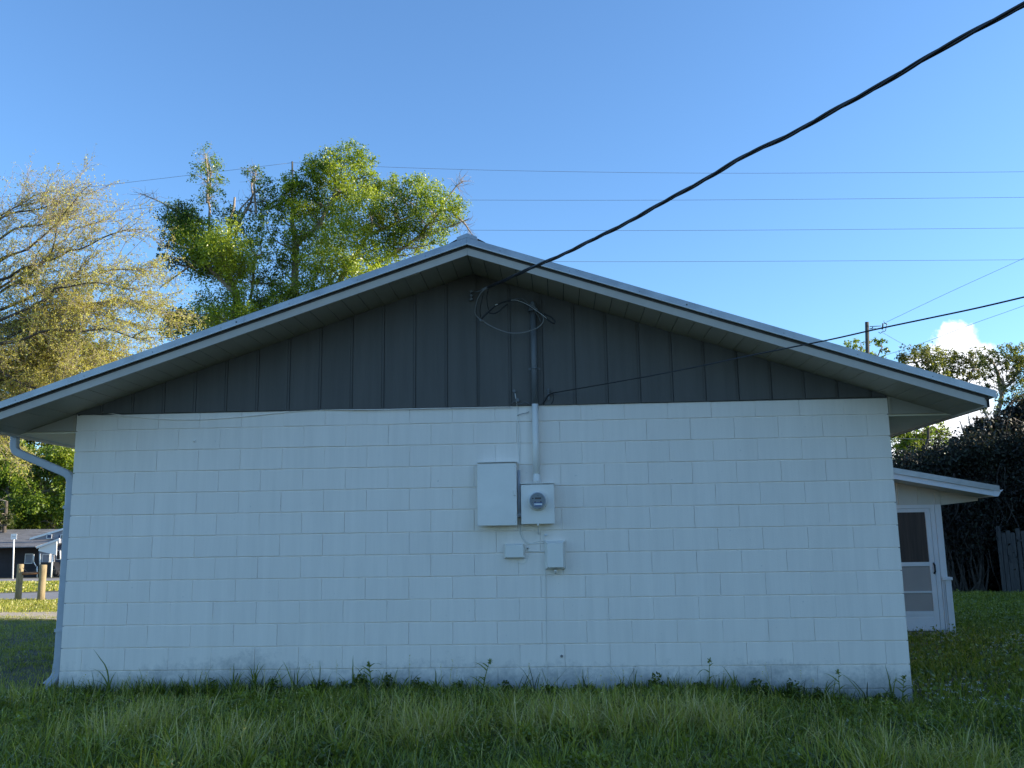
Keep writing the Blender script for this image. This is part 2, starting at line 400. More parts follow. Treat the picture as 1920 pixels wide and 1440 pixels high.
def sheet(name, edge_a, edge_b, m, lift, n=40, cols=6):
    """strip between two polylines that follows the ground"""
    A = np.array(edge_a, float); B = np.array(edge_b, float); t = np.linspace(0, 1, n)
    def rs(P): s = np.linspace(0, 1, len(P)); return np.stack([np.interp(t, s, P[:, 0]), np.interp(t, s, P[:, 1])], 1)
    A, B = rs(A), rs(B); rows = [A + (B - A) * k / cols for k in range(cols + 1)]
    P = np.array(rows); z = gh(P[..., 0], P[..., 1]) + lift
    V = np.concatenate([P, z[..., None]], -1).reshape(-1, 3)
    i = np.arange(cols)[:, None] * n + np.arange(n - 1)[None]
    F = np.stack([i, i + 1, i + 1 + n, i + n], -1).reshape(-1, 4)
    o = link(name, npmesh(name, V, F, m)); tag(o, kind='structure'); return o
jit = lambda a: a + rng.normal() * .12
sheet('sand_path', [(x, jit(8.9 + .02 * x)) for x in np.linspace(-30, -1.5, 30)], [(x, jit(10.9)) for x in np.linspace(-30, -1.5, 30)], M['sand'], .012, 60)
sheet('driveway', [(-34, 12.5), (-12, 15.3), (-9, 15.2), (-2, 16.2), (10, 18)], [(-34, 15.5), (-14, 19.5), (-11.5, 24), (-4, 27.5), (10, 30)], M['asphalt'], .014, 60)
sheet('street', [(-90, 40), (-20, 46), (60, 50)], [(-90, 56), (-20, 60), (60, 64)], M['road'], .03, 80, 10)

# ------------------------------------------------------------------ the house
B_, C_ = .4064, .2032
W = 19 * B_; RX = 3.87; SL = 1 / 3; DEP = 8.35; OV = .6; EV = .5
def sof(x): return 3.897 - SL * abs(x - RX)          # underside of the sloping rake soffit
house = thing('house', (W / 2, 0, 0), 'white painted concrete block house with low grey gable facing the weedy yard', 'house')
# wall core: mortar plane just behind the block faces, side and back walls
core = MB()
core.box(0.012, W - .012, .0, .20, -.45, 2.62)
o = lpart('mortar_wall', core, M['block'], house)
side = MB(); side.box(.002, .20, .201, DEP, -.45, 2.62); side.box(W - .20, W - .002, .201, DEP, -.45, 2.62); side.box(.2, W - .2, DEP - .2, DEP, -.45, 2.62)
lpart('side_wall', side, M['block'], house)

def block_mesh(wd, h, kind):
    """a block face: chamfered, slightly uneven, 9 cells wide"""
    mb = MB(); nxs = 7; nzs = 3; d0 = -.0095; ch = .0035
    jx = max(0, rng.normal(.0007, .0003)); jz = .0042
    x0, x1 = jx + .0003, wd - jx - .0003; z0, z1 = jz, h - jz
    xs = np.linspace(x0 + ch, x1 - ch, nxs); zs = np.linspace(z0 + ch, z1 - ch, nzs)
    V = []; F = []
    tilt = rng.normal(0, .0006, 2)
    for z in zs:
        for x in xs:
            V.append((x + rng.normal(0, .0005), d0 + tilt[0] * (x / wd - .5) * 2 + tilt[1] * (z / h - .5) * 2 + rng.normal(0, .00025), z + rng.normal(0, .0006)))
    F += [(a * nxs + b, a * nxs + b + 1, (a + 1) * nxs + b + 1, (a + 1) * nxs + b) for a in range(nzs - 1) for b in range(nxs - 1)]
    ring = [(a) for a in range(nxs)] + [(a * nxs + nxs - 1) for a in range(1, nzs)] + [((nzs - 1) * nxs + a) for a in range(nxs - 2, -1, -1)] + [a * nxs for a in range(nzs - 2, 0, -1)]
    for depth, ex in ((d0 + ch * .6, ch), (.001, ch + .0003)):
        base = len(V)
        for r in ring:
            x, y, z = V[r] if r < nxs * nzs else V[r]
            cx = -ex if abs(x - xs[0]) < .004 else ex if abs(x - xs[-1]) < .004 else 0
            cz = -ex if z < zs[0] + .004 else ex if z > zs[-1] - .004 else 0
            V.append((x + cx, depth, z + cz))
        prev = ring if depth < 0 else list(range(base - len(ring), base)); k = len(ring)
        F += [(prev[i], base + i, base + (i + 1) % k, prev[(i + 1) % k]) for i in range(k)]
    mb.add(V, F); return mb.mesh('block', M['block'])
lib = {}
for key, (wd, h) in dict(full=(B_, C_), half=(B_ / 2, C_)).items():
    lib[key] = [block_mesh(wd, h, key) for _ in range(10)]
for row in range(14):
    zb = (12 - row) * C_
    spans = [('full', k * B_) for k in range(19)] if row % 2 == 0 else [('half', 0)] + [('full', (k + .5) * B_) for k in range(18)] + [('half', 18.5 * B_)]
    for key, x in spans:
        ob = bpy.data.objects.new('block', random.choice(lib[key])); COL.objects.link(ob); ob.parent = house
        ob.location = (x - W / 2, rng.normal(0, .0006), zb + rng.normal(0, .0005))
        ob.rotation_euler = (0, rng.normal(0, .0007), 0)

# gable siding
sh = MB(); sh.prism([(0.01, 2.589), (W - .01, 2.589), (W - .01, max(2.606, sof(W) + .0)), (RX, 3.9), (0.01, sof(0))], -.012, .05)
lpart('gable_sheathing', sh, M['siding'], house)
bj = [2.70 + .3048 * k for k in range(-9, 18)]; bj = [0.004] + [q for q in bj if .05 < q < W - .05] + [W - .004]
for a, b in zip(bj[:-1], bj[1:]):
    a2, b2 = a + .0055, b - .0255
    zl = lambda x: 2.603 - .012 * math.sin(math.pi * x / W) + rng.normal(0, .0012)
    top = [(b2, max(sof(b2) - .002, 2.615)), (a2, max(sof(a2) - .002, 2.615))]
    if a2 < RX < b2: top = [top[0], (RX, sof(RX) - .002), top[1]]
    mb = MB(); yv = rng.normal(0, .0012)
    mb.prism([(a2, zl(a2)), (b2, zl(b2))] + top, -.029 + yv, -.0125)
    if b2 < RX - .03 or b2 > RX + .03:   # rebated edge of the same board, a little lower than its face
        mb.prism([(b2 + .0004, 2.592), (b - .0035, 2.592), (b - .0035, max(sof(b) - .006, 2.612)), (b2 + .0004, max(sof(b2) - .006, 2.612))], -.0215 + yv, -.0125)
    lpart('siding_board', mb, M['siding'], house)

# rake soffit panels (underside), one strip after another
EX0, EX1 = -.58, 8.32
k = 0; xx = EX0
def xz_soff(x, t): return (x, sof(x) + t)
xs = list(np.arange(RX, EX1 - .05, .1445)) + [EX1]; xs2 = list(np.arange(RX, EX0 + .05, -.1445)) + [EX0]
for lst in (xs, xs2):
    for a, b in zip(lst[:-1], lst[1:]):
        a, b = min(a, b), max(a, b); g = .0028; dz = rng.normal(0, .0016)
        mb = MB(); mb.prism([(a + g, sof(a + g) + dz), (b - g, sof(b - g) + dz), (b - g, sof(b - g) + .012), (a + g, sof(a + g) + .012)], -OV + .002, -.002 if 0 < a and b < W else .02)
        lpart('soffit_panel', mb, M['soffit'], house)
# roof deck above (thin), metal sheets with ribs
for sgn in (-1, 1):
    xe = EX0 - .05 if sgn < 0 else EX1 + .06
    z = lambda x, t: sof(x) + t
    mb = MB(); mb.prism([(RX, sof(RX) + .014), (xe, z(xe, .014)), (xe, z(xe, .088)), (RX, sof(RX) + .088)], -OV + .03, DEP + .5)
    lpart('roof_deck', mb, M['dark'], house)
    mb = MB(); xe2 = xe + sgn * .06
    mb.prism([(RX, sof(RX) + .118), (xe2, z(xe2, .118)), (xe2, z(xe2, .13)), (RX, sof(RX) + .13)], -OV + .0, DEP + .53)
    for yy in np.arange(-OV + .25, DEP + .5, .23):
        mb.prism([(RX, sof(RX) + .1301), (xe2, z(xe2, .1301)), (xe2, z(xe2, .148)), (RX, sof(RX) + .148)], yy, yy + .03)
    lpart('metal_roofing', mb, M['roofm'], house)
# fascia boards, shingle edge, rake trims in lengths
def rake(name, xa, xb, t0, t1, y0, y1, m, wav=0, drop=0):
    n = max(2, int(abs(xb - xa) / .35)); q = np.linspace(xa, xb, n)
    lo_ = [(x, sof(x) + t0 + wav * math.sin(x * 3.1 + xa) + drop) for x in q]; hi = [(x, sof(x) + t1 + wav * .4 * math.sin(x * 2.3)) for x in q[::-1]]
    poly = lo_ + hi
    mb = MB(); mb.prism(poly if xb > xa else poly[::-1], y0, y1); return lpart(name, mb, m, house)
for s_, xe in ((-1, EX0 + .0), (1, EX1 - .0)):
    rake('fascia_board', RX + s_ * .0008, xe, -.001, .066, -OV - .02, -OV, M['fascia'])
    rake('shingle_edge', RX + s_ * .0008, xe + s_ * .03, .0665, .094, -OV - .014, -OV + .028, M['shingle'], .0015)
    mid = RX + s_ * 2.02
    for a, b in ((RX + s_ * .0008, mid), (mid + s_ * .0015, xe + s_ * .088)):
        rake('rake_trim', a, b, .0945, .152, -OV - .048, -OV - .044, M['trim'], .0012)
        rake('drip_edge', a, b, .0885, .0945, -OV - .060, -OV - .040, M['white'], .001)
        rake('trim_flange', a, b, .1522, .156, -OV - .048, -OV + .10, M['trim'])
# trim lap joints and screws
for x in np.concatenate([np.arange(RX - 4.1, RX - .2, .62), np.arange(RX + .3, RX + 4.4, .62)]):
    mb = MB(); mb.lathe((x, -OV - .0482, sof(x) + .118), [(0, .004), (-.004, .0035)], 8); lpart('trim_screw', mb, M['iron'], house)
for x in (RX + 2.0, RX - 2.05):
    mb = MB(); mb.prism([(x - .02, sof(x - .02) + .096), (x + .02, sof(x + .02) + .096), (x + .02, sof(x + .02) + .151), (x - .02, sof(x - .02) + .151)], -OV - .0505, -OV - .0485); lpart('lap_joint', mb, M['trim'], house)
    mb = MB(); mb.lathe((x - .05, -OV - .0485, sof(x - .05) + .122), [(0, .007), (-.006, .006)], 8); lpart('trim_screw', mb, M['dark'], house)
# ridge cap
mb = MB(); q = .185; h0 = .156
mb.prism([(RX - q * .5, sof(RX - q * .5) + h0 + .001), (RX, sof(RX) + h0 + .001), (RX + q * .5, sof(RX + q * .5) + h0 + .001), (RX + q * .5, sof(RX + q * .5) + h0 + .034), (RX, sof(RX) + h0 + .040), (RX - q * .5, sof(RX - q * .5) + h0 + .034)], -OV - .05, DEP + .55)
lpart('ridge_cap', mb, M['trim'], house)
mb = MB()
for s_ in (-1, 1):
    a, b = RX + s_ * q * .51, RX + s_ * .165
    mb.prism([(a, sof(a) + h0 + .001), (b, sof(b) + h0 + .001), (b, sof(b) + h0 + .012), (a, sof(a) + h0 + .028)][::s_], -OV - .02, -OV + .3)
lpart('closure_foam', mb, M['dark'], house)

# boxed eave returns and side-eave soffits
zE = 2.437
for s_, xw, xe in ((-1, 0., EX0), (1, W, EX1)):
    a = xw + s_ * .002; 
    mb = MB(); xt = RX + s_ * (3.897 - zE) / SL
    mb.prism([(a, zE + .002), (xt - s_ * .01, zE + .002), (a, sof(a) - .003)][::s_], -.010, .008)
    lpart('eave_return', mb, M['eret'], house)
    mb = MB(); mb.box(min(a, a + s_ * .022), max(a, a + s_ * .022), -.018, -.010, zE + .002, sof(a + s_ * .022) - .004)
    lpart('corner_trim', mb, M['soffit'], house)
    nst = int((DEP + .4) / .101)
    for i_ in range(26 if True else nst):
        y0 = .009 + i_ * .335; y0 = .009 + i_ * .1016
        mb = MB(); x0, x1 = sorted((a, xe))
        dz = .0
        mb.box(x0, x1, y0 + .007, y0 + .1, zE - .016, zE - .001)
        if i_ < 84: lpart('eave_soffit_strip', mb, M['eave'], house)
    mb = MB(); x0, x1 = sorted((a, xe)); mb.box(x0, x1, .009 + 26 * .1016, DEP + .4, zE - .012, zE - .001); mb.box(x0, x1, .012, DEP + .4, zE + .0, zE + .004)
    lpart('eave_soffit', mb, M['eave'], house)
    mb = MB(); x0, x1 = sorted((xe, xe + s_ * .022)); mb.box(x0, x1, -OV, DEP + .45, sof(xe) - .012, sof(xe) + .075)
    lpart('eave_fascia', mb, M['fascia'], house)
# gutter on the left eave and its downspout
mb = MB(); gx0 = EX0 - .024
mb.prism([(gx0, 2.50), (gx0, 2.405), (gx0 - .07, 2.405), (gx0 - .115, 2.50), (gx0 - .108, 2.50), (gx0 - .066, 2.412), (gx0 - .008, 2.412), (gx0 - .008, 2.50)], -OV - .02, DEP + .45)
lpart('gutter', mb, M['gutter'], house)
def rectpipe(mb, pts, wx, wy, nn=1):
    """rectangular pipe swept through points lying in planes of constant y; rounded corners"""
    pts = np.array(pts, float); k = len(pts); V = []
    tg = np.gradient(pts, axis=0); tg /= np.linalg.norm(tg, axis=1, keepdims=True)
    c = .008
    for i in range(k):
        nrm = np.array([tg[i][2], 0, -tg[i][0]]); nrm /= np.linalg.norm(nrm)
        prof = [(-wx + c, -wy), (wx - c, -wy), (wx, -wy + c), (wx, wy - c), (wx - c, wy), (-wx + c, wy), (-wx, wy - c), (-wx, -wy + c)]
        for a, b in prof: V.append(pts[i] + nrm * a + np.array([0, b, 0]))
    n = 8
    F = [(i * n + j, i * n + (j + 1) % n, (i + 1) * n + (j + 1) % n, (i + 1) * n + j) for i in range(k - 1) for j in range(n)]
    mb.add(V, F); return mb
ds = thing('downspout', (-.07, .10, 0), 'painted grey metal downspout running down the left corner of the house from the gutter', 'downspout')
yd = .10
def fillet(P, r=.10, n=6):
    P = [np.array(p, float) for p in P]; out_ = [P[0]]
    for i in range(1, len(P) - 1):
        a, b, c = P[i - 1], P[i], P[i + 1]; d1 = (a - b) / np.linalg.norm(a - b); d2 = (c - b) / np.linalg.norm(c - b)
        rr = min(r, np.linalg.norm(a - b) * .45, np.linalg.norm(c - b) * .45); s0, s1 = b + d1 * rr, b + d2 * rr
        for t in np.linspace(0, 1, n): out_.append((1 - t) ** 2 * s0 + 2 * t * (1 - t) * b + t * t * s1)
    out_.append(P[-1]); return out_
zx = [(-.665, yd, 2.41), (-.665, yd, 2.27), (-.072, yd, 2.02), (-.074, yd, .30)]
top = fillet(zx[:3] + [(-.073, yd, 1.86)], .13)
lpart('elbow', rectpipe(MB(), top, .037, .030), M['gutter'], ds)
lpart('pipe', rectpipe(MB(), [(-.073, yd, 1.885), (-.073, yd, 1.2), (-.074, yd, .6), (-.075, yd, .235)], .0355, .0285), M['gutter'], ds)
shoe = fillet([(-.075, yd, .26), (-.078, yd, .14), (-.165, yd - .05, .055)], .07)
lpart('shoe', rectpipe(MB(), shoe, .039, .032), M['gutter'], ds)
e = np.array(shoe[-1]); mb = MB(); dd = unit(np.array(shoe[-1]) - np.array(shoe[-2])); n_ = np.array([dd[2], 0, -dd[0]])
q = [e + dd * .001 + n_ * a * .035 + np.array([0, b * .028, 0]) for a, b in ((-1, -1), (1, -1), (1, 1), (-1, 1))]
mb.add(q, [(0, 1, 2, 3)]); mb.box(e[0] - .036, e[0] + .026, e[1] - .040, e[1] - .030, e[2] - .03, e[2] + .038, .004); lpart('outlet', mb, M['mouth'], ds)  # dark plate and block standing for the shade in the pipe mouth
for zz in (1.7, .55):
    mb = MB(); mb.box(-.117, .0, yd - .036, yd + .036, zz, zz + .028); mb.box(-.110, .0, yd - .031, yd + .031, zz - .001, zz - .0005)
    lpart('strap', mb, M['gutter'], ds)

# ------------------------------------------------------------------ things on the facade
# breaker panel
def box_thing(name, x0, x1, z0, z1, dep, label, cat, m, lid=.006):
    t = thing(name, ((x0 + x1) / 2, -dep / 2, z0), label, cat)
    mb = MB(); mb.box(x0 + .006, x1 - .006, -dep, -.007, z0 + .005, z1 - .004, .003); lpart('housing', mb, m, t)
    return t
pn = box_thing('breaker_panel', 3.906, 4.262, 1.478, 2.047, .125, 'tall blank grey metal breaker panel left of the round meter', 'breaker panel', M['boxm'])
mb = MB(); mb.box(3.902, 4.266, -.142, -.1255, 1.470, 2.036, .004); lpart('door', mb, M['boxm'], pn)
mb = MB(); mb.box(3.898, 4.270, -.144, -.007, 2.0475, 2.056, .002); lpart('rain_lip', mb, M['boxm'], pn)
mb = MB(); mb.box(3.897, 3.905, -.10, -.085, 1.62, 1.66); mb.box(3.897, 3.905, -.10, -.085, 1.85, 1.89); lpart('hinge', mb, M['boxm'], pn)
for zz in (1.50, 2.01):
    mb = MB(); mb.lathe((4.25, -.1425, zz), [(0, .005), (-.003, .004)], 8); lpart('screw', mb, M['bare'], pn)
mb = MB(); mb.box(4.235, 4.262, -.152, -.1425, 1.74, 1.79, .002); lpart('hasp', mb, M['boxm'], pn)
mt = box_thing('electric_meter', 4.305, 4.606, 1.485, 1.846, .11, 'square grey meter box with round glass electric meter below the service mast', 'electric meter', M['boxm'])
mb = MB(); mb.box(4.302, 4.609, -.119, -.1105, 1.480, 1.838, .003); lpart('cover', mb, M['boxm'], mt)
mb = MB(); mb.box(4.300, 4.611, -.125, -.007, 1.8465, 1.856, .002); lpart('rain_lip', mb, M['boxm'], mt)
mc = (4.455, -.119, 1.690)
mb = MB(); mb.lathe(mc, [(0, .090), (-.014, .090), (-.020, .086), (-.021, .078)], 36); lpart('ring', mb, M['boxm'], mt)
mb = MB(); mb.lathe(mc, [(-.0205, .077), (-.065, .076), (-.078, .073), (-.080, .069)], 36); rg = lpart('meter_body', mb, M['gutter'], mt)
mb = MB(); mb.lathe(mc, [(-.0795, .0685), (-.0815, .0675)], 36); fc = lpart('dial_face', mb, M['face'], mt)
def onface(nm, x0, x1, z0, z1, m, d=.0825):
    mb = MB(); mb.box(mc[0] + x0, mc[0] + x1, mc[1] - d, mc[1] - .0815, mc[2] + z0, mc[2] + z1); return lpart(nm, mb, m, mt)
onface('display', -.022, .034, .012, .027, M['lcd'])
onface('arrow_mark', -.049, -.031, .016, .021, M['lcd']); onface('arrow_mark', -.046, -.040, .012, .025, M['lcd'])
onface('blue_band', -.034, .044, -.026, -.019, M['blue']); onface('blue_band', -.026, .034, -.052, -.043, M['blue'])
onface('white_label', -.032, .042, -.0425, -.0262, M['white'])
onface('button', -.026, -.016, -.018, -.008, M['lcd']); onface('button', .026, .036, -.018, -.006, M['lcd'])
onface('button', .042, .046, .028, .034, M['lcd'])
for x_, z_, s_ in ((-.044, -.016, .004), (.014, -.015, .003), (-.024, -.034, .005), (.005, .042, .008)):
    onface('print', x_ - s_, x_ + s_, z_ - .0015, z_ + .0015, M['lcd'])
# seal tag hanging under the meter box
sl = thing('meter_seal', (4.455, -.10, 1.48), 'small wire seal hanging under the bottom edge of the meter box', 'seal')
mb = MB(); mb.lathe((4.455, -.118, 1.474), [(0, .010), (-.006, .009)], 10); lpart('seal_disc', mb, M['bare'], sl)
mb = MB(); mb.tube([(4.455, -.116, 1.468), (4.457, -.08, 1.44), (4.454, -.04, 1.41), (4.460, -.012, 1.385)], .0035, 5); lpart('seal_wire', mb, M['bare'], sl)
mb = MB(); mb.box(4.450, 4.462, -.05, -.04, 1.41, 1.43); lpart('seal_tag', mb, M['bare'], sl)
# service mast
ms = thing('service_mast', (4.445, -.05, 1.855), 'vertical conduit mast rising from meter box up the gable, dark above and pale below', 'conduit mast')
my = -.055
mb = MB(); mb.tube([(4.449, my, 1.856), (4.447, my, 2.2), (4.446, my, 2.598)], .031, 16, True); lpart('lower_pipe', mb, M['boxm'], ms)
mb = MB(); mb.tube([(4.446, my, 2.598), (4.446, my, 3.0), (4.446, my, 3.50)], .0305, 16, True); lpart('upper_pipe', mb, M['pipe_dark'], ms)
mb = MB(); mb.lathe((4.449, my, 1.856), [(0, .036), (.012, .036), (.016, .040), (.03, .040), (.034, .0345), (.07, .0345), (.085, .0315)], 20, 'z'); lpart('collar', mb, M['boxm'], ms)
for zz, m_ in ((2.93, M['pipe_dark']),):
    mb = MB(); mb.lathe((4.446, my, zz), [(0, .034), (.018, .034)], 16, 'z'); mb.box(4.39, 4.502, -.036, -.031, zz, zz + .02); lpart('strap', mb, m_, ms)
mb = MB(); V_ = [(4.446 + .048 * math.cos(a) * (1 - .5 * t), my - .012 + .055 * math.sin(a) * (1 - .55 * t) - .02 * t, 3.49 + .09 * t ** .8) for t in (0, .3, .6, .85, 1) for a in np.linspace(0, 2 * math.pi, 12, endpoint=False)]
mb.add(V_, [(i * 12 + j, i * 12 + (j + 1) % 12, (i + 1) * 12 + (j + 1) % 12, (i + 1) * 12 + j) for i in range(4) for j in range(12)] + [tuple(range(48, 60))], True)
lpart('weatherhead', mb, M['pipe_dark'], ms)
# telephone box and small junction box
tb = thing('telecom_box', (4.6, -.03, 1.06), 'pale grey upright telecom cabinet low on wall with a latch at its bottom', 'telecom box')
def bev_lid(x0, x1, z0, z1, y0, y1, ins):
    mb = MB(); b = [(x0, y0, z0), (x1, y0, z0), (x1, y0, z1), (x0, y0, z1)]; t = [(x0 + ins, y1, z0 + ins), (x1 - ins, y1, z0 + ins), (x1 - ins, y1, z1 - ins), (x0 + ins, y1, z1 - ins)]
    mb.add(b + t, [(0, 1, 2, 3), (4, 5, 6, 7), (0, 1, 5, 4), (1, 2, 6, 5), (2, 3, 7, 6), (3, 0, 4, 7)]); return mb
mb = MB(); mb.box(4.514, 4.696, -.028, -.007, 1.070, 1.330, .003); lpart('base', mb, M['plast'], tb)
lpart('cover', bev_lid(4.512, 4.698, 1.068, 1.327, -.0285, -.100, .022), M['plast'], tb)
mb = MB(); mb.box(4.592, 4.618, -.096, -.03, 1.048, 1.068, .003); mb.tube([(4.605, -.05, 1.05), (4.605, -.05, 1.03)], .009, 8); lpart('latch', mb, M['bare'], tb)
jb = thing('junction_box', (4.24, -.03, 1.17), 'small rounded grey cable box tilted beside the telecom box', 'junction box')
mb = MB(); mb.box(4.148, 4.318, -.03, -.007, 1.178, 1.300, .006); lpart('base', mb, M['plast'], jb)
lpart('cover', bev_lid(4.140, 4.326, 1.170, 1.306, -.0305, -.072, .014), M['plast'], jb)
gp = thing('cable_clip', (4.36, -.02, 1.25), 'round ground clamp between the small cable box and telecom box', 'clamp')
mb = MB(); mb.lathe((4.352, -.007, 1.262), [(0, .013), (-.012, .013), (-.016, .008)], 12); lpart('clamp_body', mb, M['plast'], gp)
mb = MB(); mb.lathe((4.352, -.024, 1.262), [(0, .006), (-.006, .005)], 8); lpart('clamp_screw', mb, M['dark'], gp)

def cable(name, pts, r, m, label, cat='cable', n=6, group=None, sm=True):
    pts = [np.array(p, float) for p in pts]
    if sm and len(pts) > 2:   # Catmull-Rom
        P = [2 * pts[0] - pts[1]] + pts + [2 * pts[-1] - pts[-2]]; Q = []
        for i in range(1, len(P) - 2):
            for t in np.linspace(0, 1, 6, endpoint=False):
                Q.append(.5 * ((2 * P[i]) + (-P[i - 1] + P[i + 1]) * t + (2 * P[i - 1] - 5 * P[i] + 4 * P[i + 1] - P[i + 2]) * t * t + (-P[i - 1] + 3 * P[i] - 3 * P[i + 1] + P[i + 2]) * t ** 3))
        Q.append(pts[-1]); pts = Q
    mb = MB(); mb.tube(pts, r, n); o = part(name, mb, m)
    return tag(o, label, cat, group)
wy = lambda u, v, y=-.012: at(u, v, y)
cable('wall_cable', [wy(966, 738, -.045), wy(968, 752, -.045), wy(970, 768), wy(970, 800), wy(972, 840), wy(974, 880), wy(976, 930), wy(977, 985), wy(979, 1003), wy(985, 1014), wy(998, 1019), wy(1021, 1018)], .0042, M['boxm'], 'pale painted cable stapled down the wall between breaker panel and meter box')
cable('wall_cable', [wy(971, 762), wy(974, 800), wy(975, 860), wy(973, 880), wy(975, 985), wy(977, 1006), wy(990, 1020), wy(1005, 1016), wy(1021, 1014)], .0040, M['plast'], 'second thin painted cable looping below the boxes into the telecom box')
cable('loop_cable', [wy(982, 1030), wy(992, 1033), wy(1010, 1034), wy(1021, 1034)], .004, M['plast'], 'short level cable joining the round clamp to the telecom box side')
cable('loop_cable', [wy(993, 1034), wy(990, 1045), wy(984, 1055), wy(976, 1057), wy(971, 1054)], .0028, M['plast'], 'thin drooping cable loop under the small tilted cable box')
cable('ground_wire', [wy(1021, 1018), wy(1022, 1050), wy(1023, 1100), wy(1024, 1160), wy(1024, 1230), wy(1026, 1262), wy(1024, 1288), wy(1024, 1302)], .0035, M['plast'], 'thin vertical ground wire running from telecom box down to the grass')
mb = MB(); mb.box(4.508, 4.536, -.028, -.007, 1.372, 1.390, .003); tag(part('cable_connector', mb, M['white']), 'tiny white cable connector just above the telecom box', 'connector')
cable('loop_cable', [wy(1020, 1004, -.018), wy(1020, 1010, -.018), wy(1021, 1018, -.018)], .003, M['white'], 'very short white lead dropping from white connector to telecom box')
# conduit behind between the boxes
mb = MB(); mb.tube([(4.283, -.05, 1.56), (4.283, -.05, 1.70), (4.283, -.045, 1.98)], .015, 10); mb.tube([(4.26, -.05, 1.555), (4.31, -.05, 1.575)], .02, 10)
tag(part('conduit_nipple', mb, M['gutter']), 'short stub of conduit squeezed between breaker panel and meter box', 'conduit')
cable('draped_cable', [at(192, 773, -.014), at(240, 780, -.014), at(300, 786, -.014), at(370, 787, -.014), at(450, 782, -.014), at(530, 774, -.014), at(600, 769, -.016), at(700, 768, -.034), at(800, 766, -.034), at(960, 763, -.034)], .0045, M['block'], 'thin painted cable sagging along the top row of blocks at left')
cable('draped_cable', [at(150, 779, -.014), at(190, 779, -.014), at(250, 783, -.014)], .0035, M['block'], 'short stub of painted cable at the upper left wall corner')
# hooks and stubs around the mast foot
hk = thing('cable_hook', (4.57, -.05, 2.66), 'small metal hook holding the thin black line right of the mast', 'hook')
mb = MB(); mb.tube([(4.575, -.03, 2.74), (4.578, -.06, 2.735), (4.580, -.07, 2.70)], .006, 6); mb.box(4.566, 4.586, -.037, -.030, 2.64, 2.745); lpart('hook_plate', mb, M['pipe_dark'], hk)
cable('tail_wire', [at(1036, 737, -.06), at(1028, 741, -.05), at(1023, 749, -.04), at(1018, 757, -.036)], .006, M['black'], 'thick black cable tail bending down right beside the mast', n=6)
cable('tail_wire', [at(1036, 737, -.07), at(1038, 744, -.06), at(1037, 752, -.05), at(1034, 757, -.04)], .003, M['black'], 'thin black drip loop hanging from the hook right of mast', n=5)
cable('tail_wire', [at(959, 757, -.045), at(965, 752, -.06), at(970, 758, -.05), at(977, 757, -.06), at(985, 754, -.05), at(994, 758, -.045)], .0035, M['pipe_dark'], 'curled dark wires crossing the siding bottom just left of the mast', n=5)
cable('tail_wire', [at(970, 779, -.016), at(978, 776, -.03), at(987, 774, -.03), at(992, 772, -.02)], .003, M['greyc'], 'short stray wire poking right towards the pale mast', n=5)
sp_ = thing('wall_insulator', (4.28, -.05, 2.7), 'small round dark insulator spike on siding left of the mast', 'insulator')
mb = MB(); c_ = at(964, 733, -.06); mb.tube([c_ + [0, .02, 0], c_, c_ + [.004, 0, -.05], c_ + [.012, 0, -.10]], .004, 6); lpart('spike', mb, M['pipe_dark'], sp_)
mb = MB(); mb.lathe(c_, [(0, .014), (-.01, .014)], 10); c2_ = at(970, 750, -.05); mb.lathe(c2_, [(0, .018), (-.012, .018)], 10); lpart('knob', mb, M['pipe_dark'], sp_)
mb = MB(); c_ = at(365, 827, -.007); mb.lathe(c_, [(0, .014), (-.01, .011), (-.014, .004)], 8); tag(part('paint_lump', mb, M['block']), 'small painted anchor lump high on the left wall', 'anchor')
mb = MB(); c_ = at(1053, 1230, -.007); mb.lathe(c_, [(0, .013), (-.012, .012), (-.016, .006)], 8); tag(part('wall_anchor', mb, M['greyc']), 'small grey anchor plug near the wall base right of the ground wire', 'anchor')

# ------------------------------------------------------------------ service drop and black line
def plan_path(A, Bq, pix):
    """points seen at pix that lie in the vertical plane through A and Bq"""
    A = np.array(A); Bq = np.array(Bq); d = (Bq - A)[:2]; nrm = np.array([-d[1], d[0]]); P = []
    for u, v in pix:
        r = ray(u, v); t = ((A[:2] - CAM[:2]) @ nrm) / (r[:2] @ nrm); P.append(CAM + r * t)
    return P
A = at(915, 539, -.40); Bq = at(1920, 8, -4.4)
pix = [(915, 539), (945, 526), (985, 507), (1050, 480), (1100, 455), (1150, 431), (1200, 404), (1250, 376), (1300, 349), (1350, 320), (1400, 290), (1450, 268), (1500, 243), (1550, 214), (1600, 188), (1650, 160), (1700, 130), (1750, 100), (1800, 73), (1850, 46), (1900, 20), (1920, 9), (1990, -30), (2100, -90)]
core_ = plan_path(A, Bq, pix)
P = [2 * core_[0] - core_[1]] + core_ + [2 * core_[-1] - core_[-2]]; Q = []
for i in range(1, len(P) - 2):
    for t in np.linspace(0, 1, 8, endpoint=False):
        Q.append(.5 * ((2 * P[i]) + (-P[i - 1] + P[i + 1]) * t + (2 * P[i - 1] - 5 * P[i] + 4 * P[i + 1] - P[i + 2]) * t * t + (-P[i - 1] + 3 * P[i] - 3 * P[i + 1] + P[i + 2]) * t ** 3))
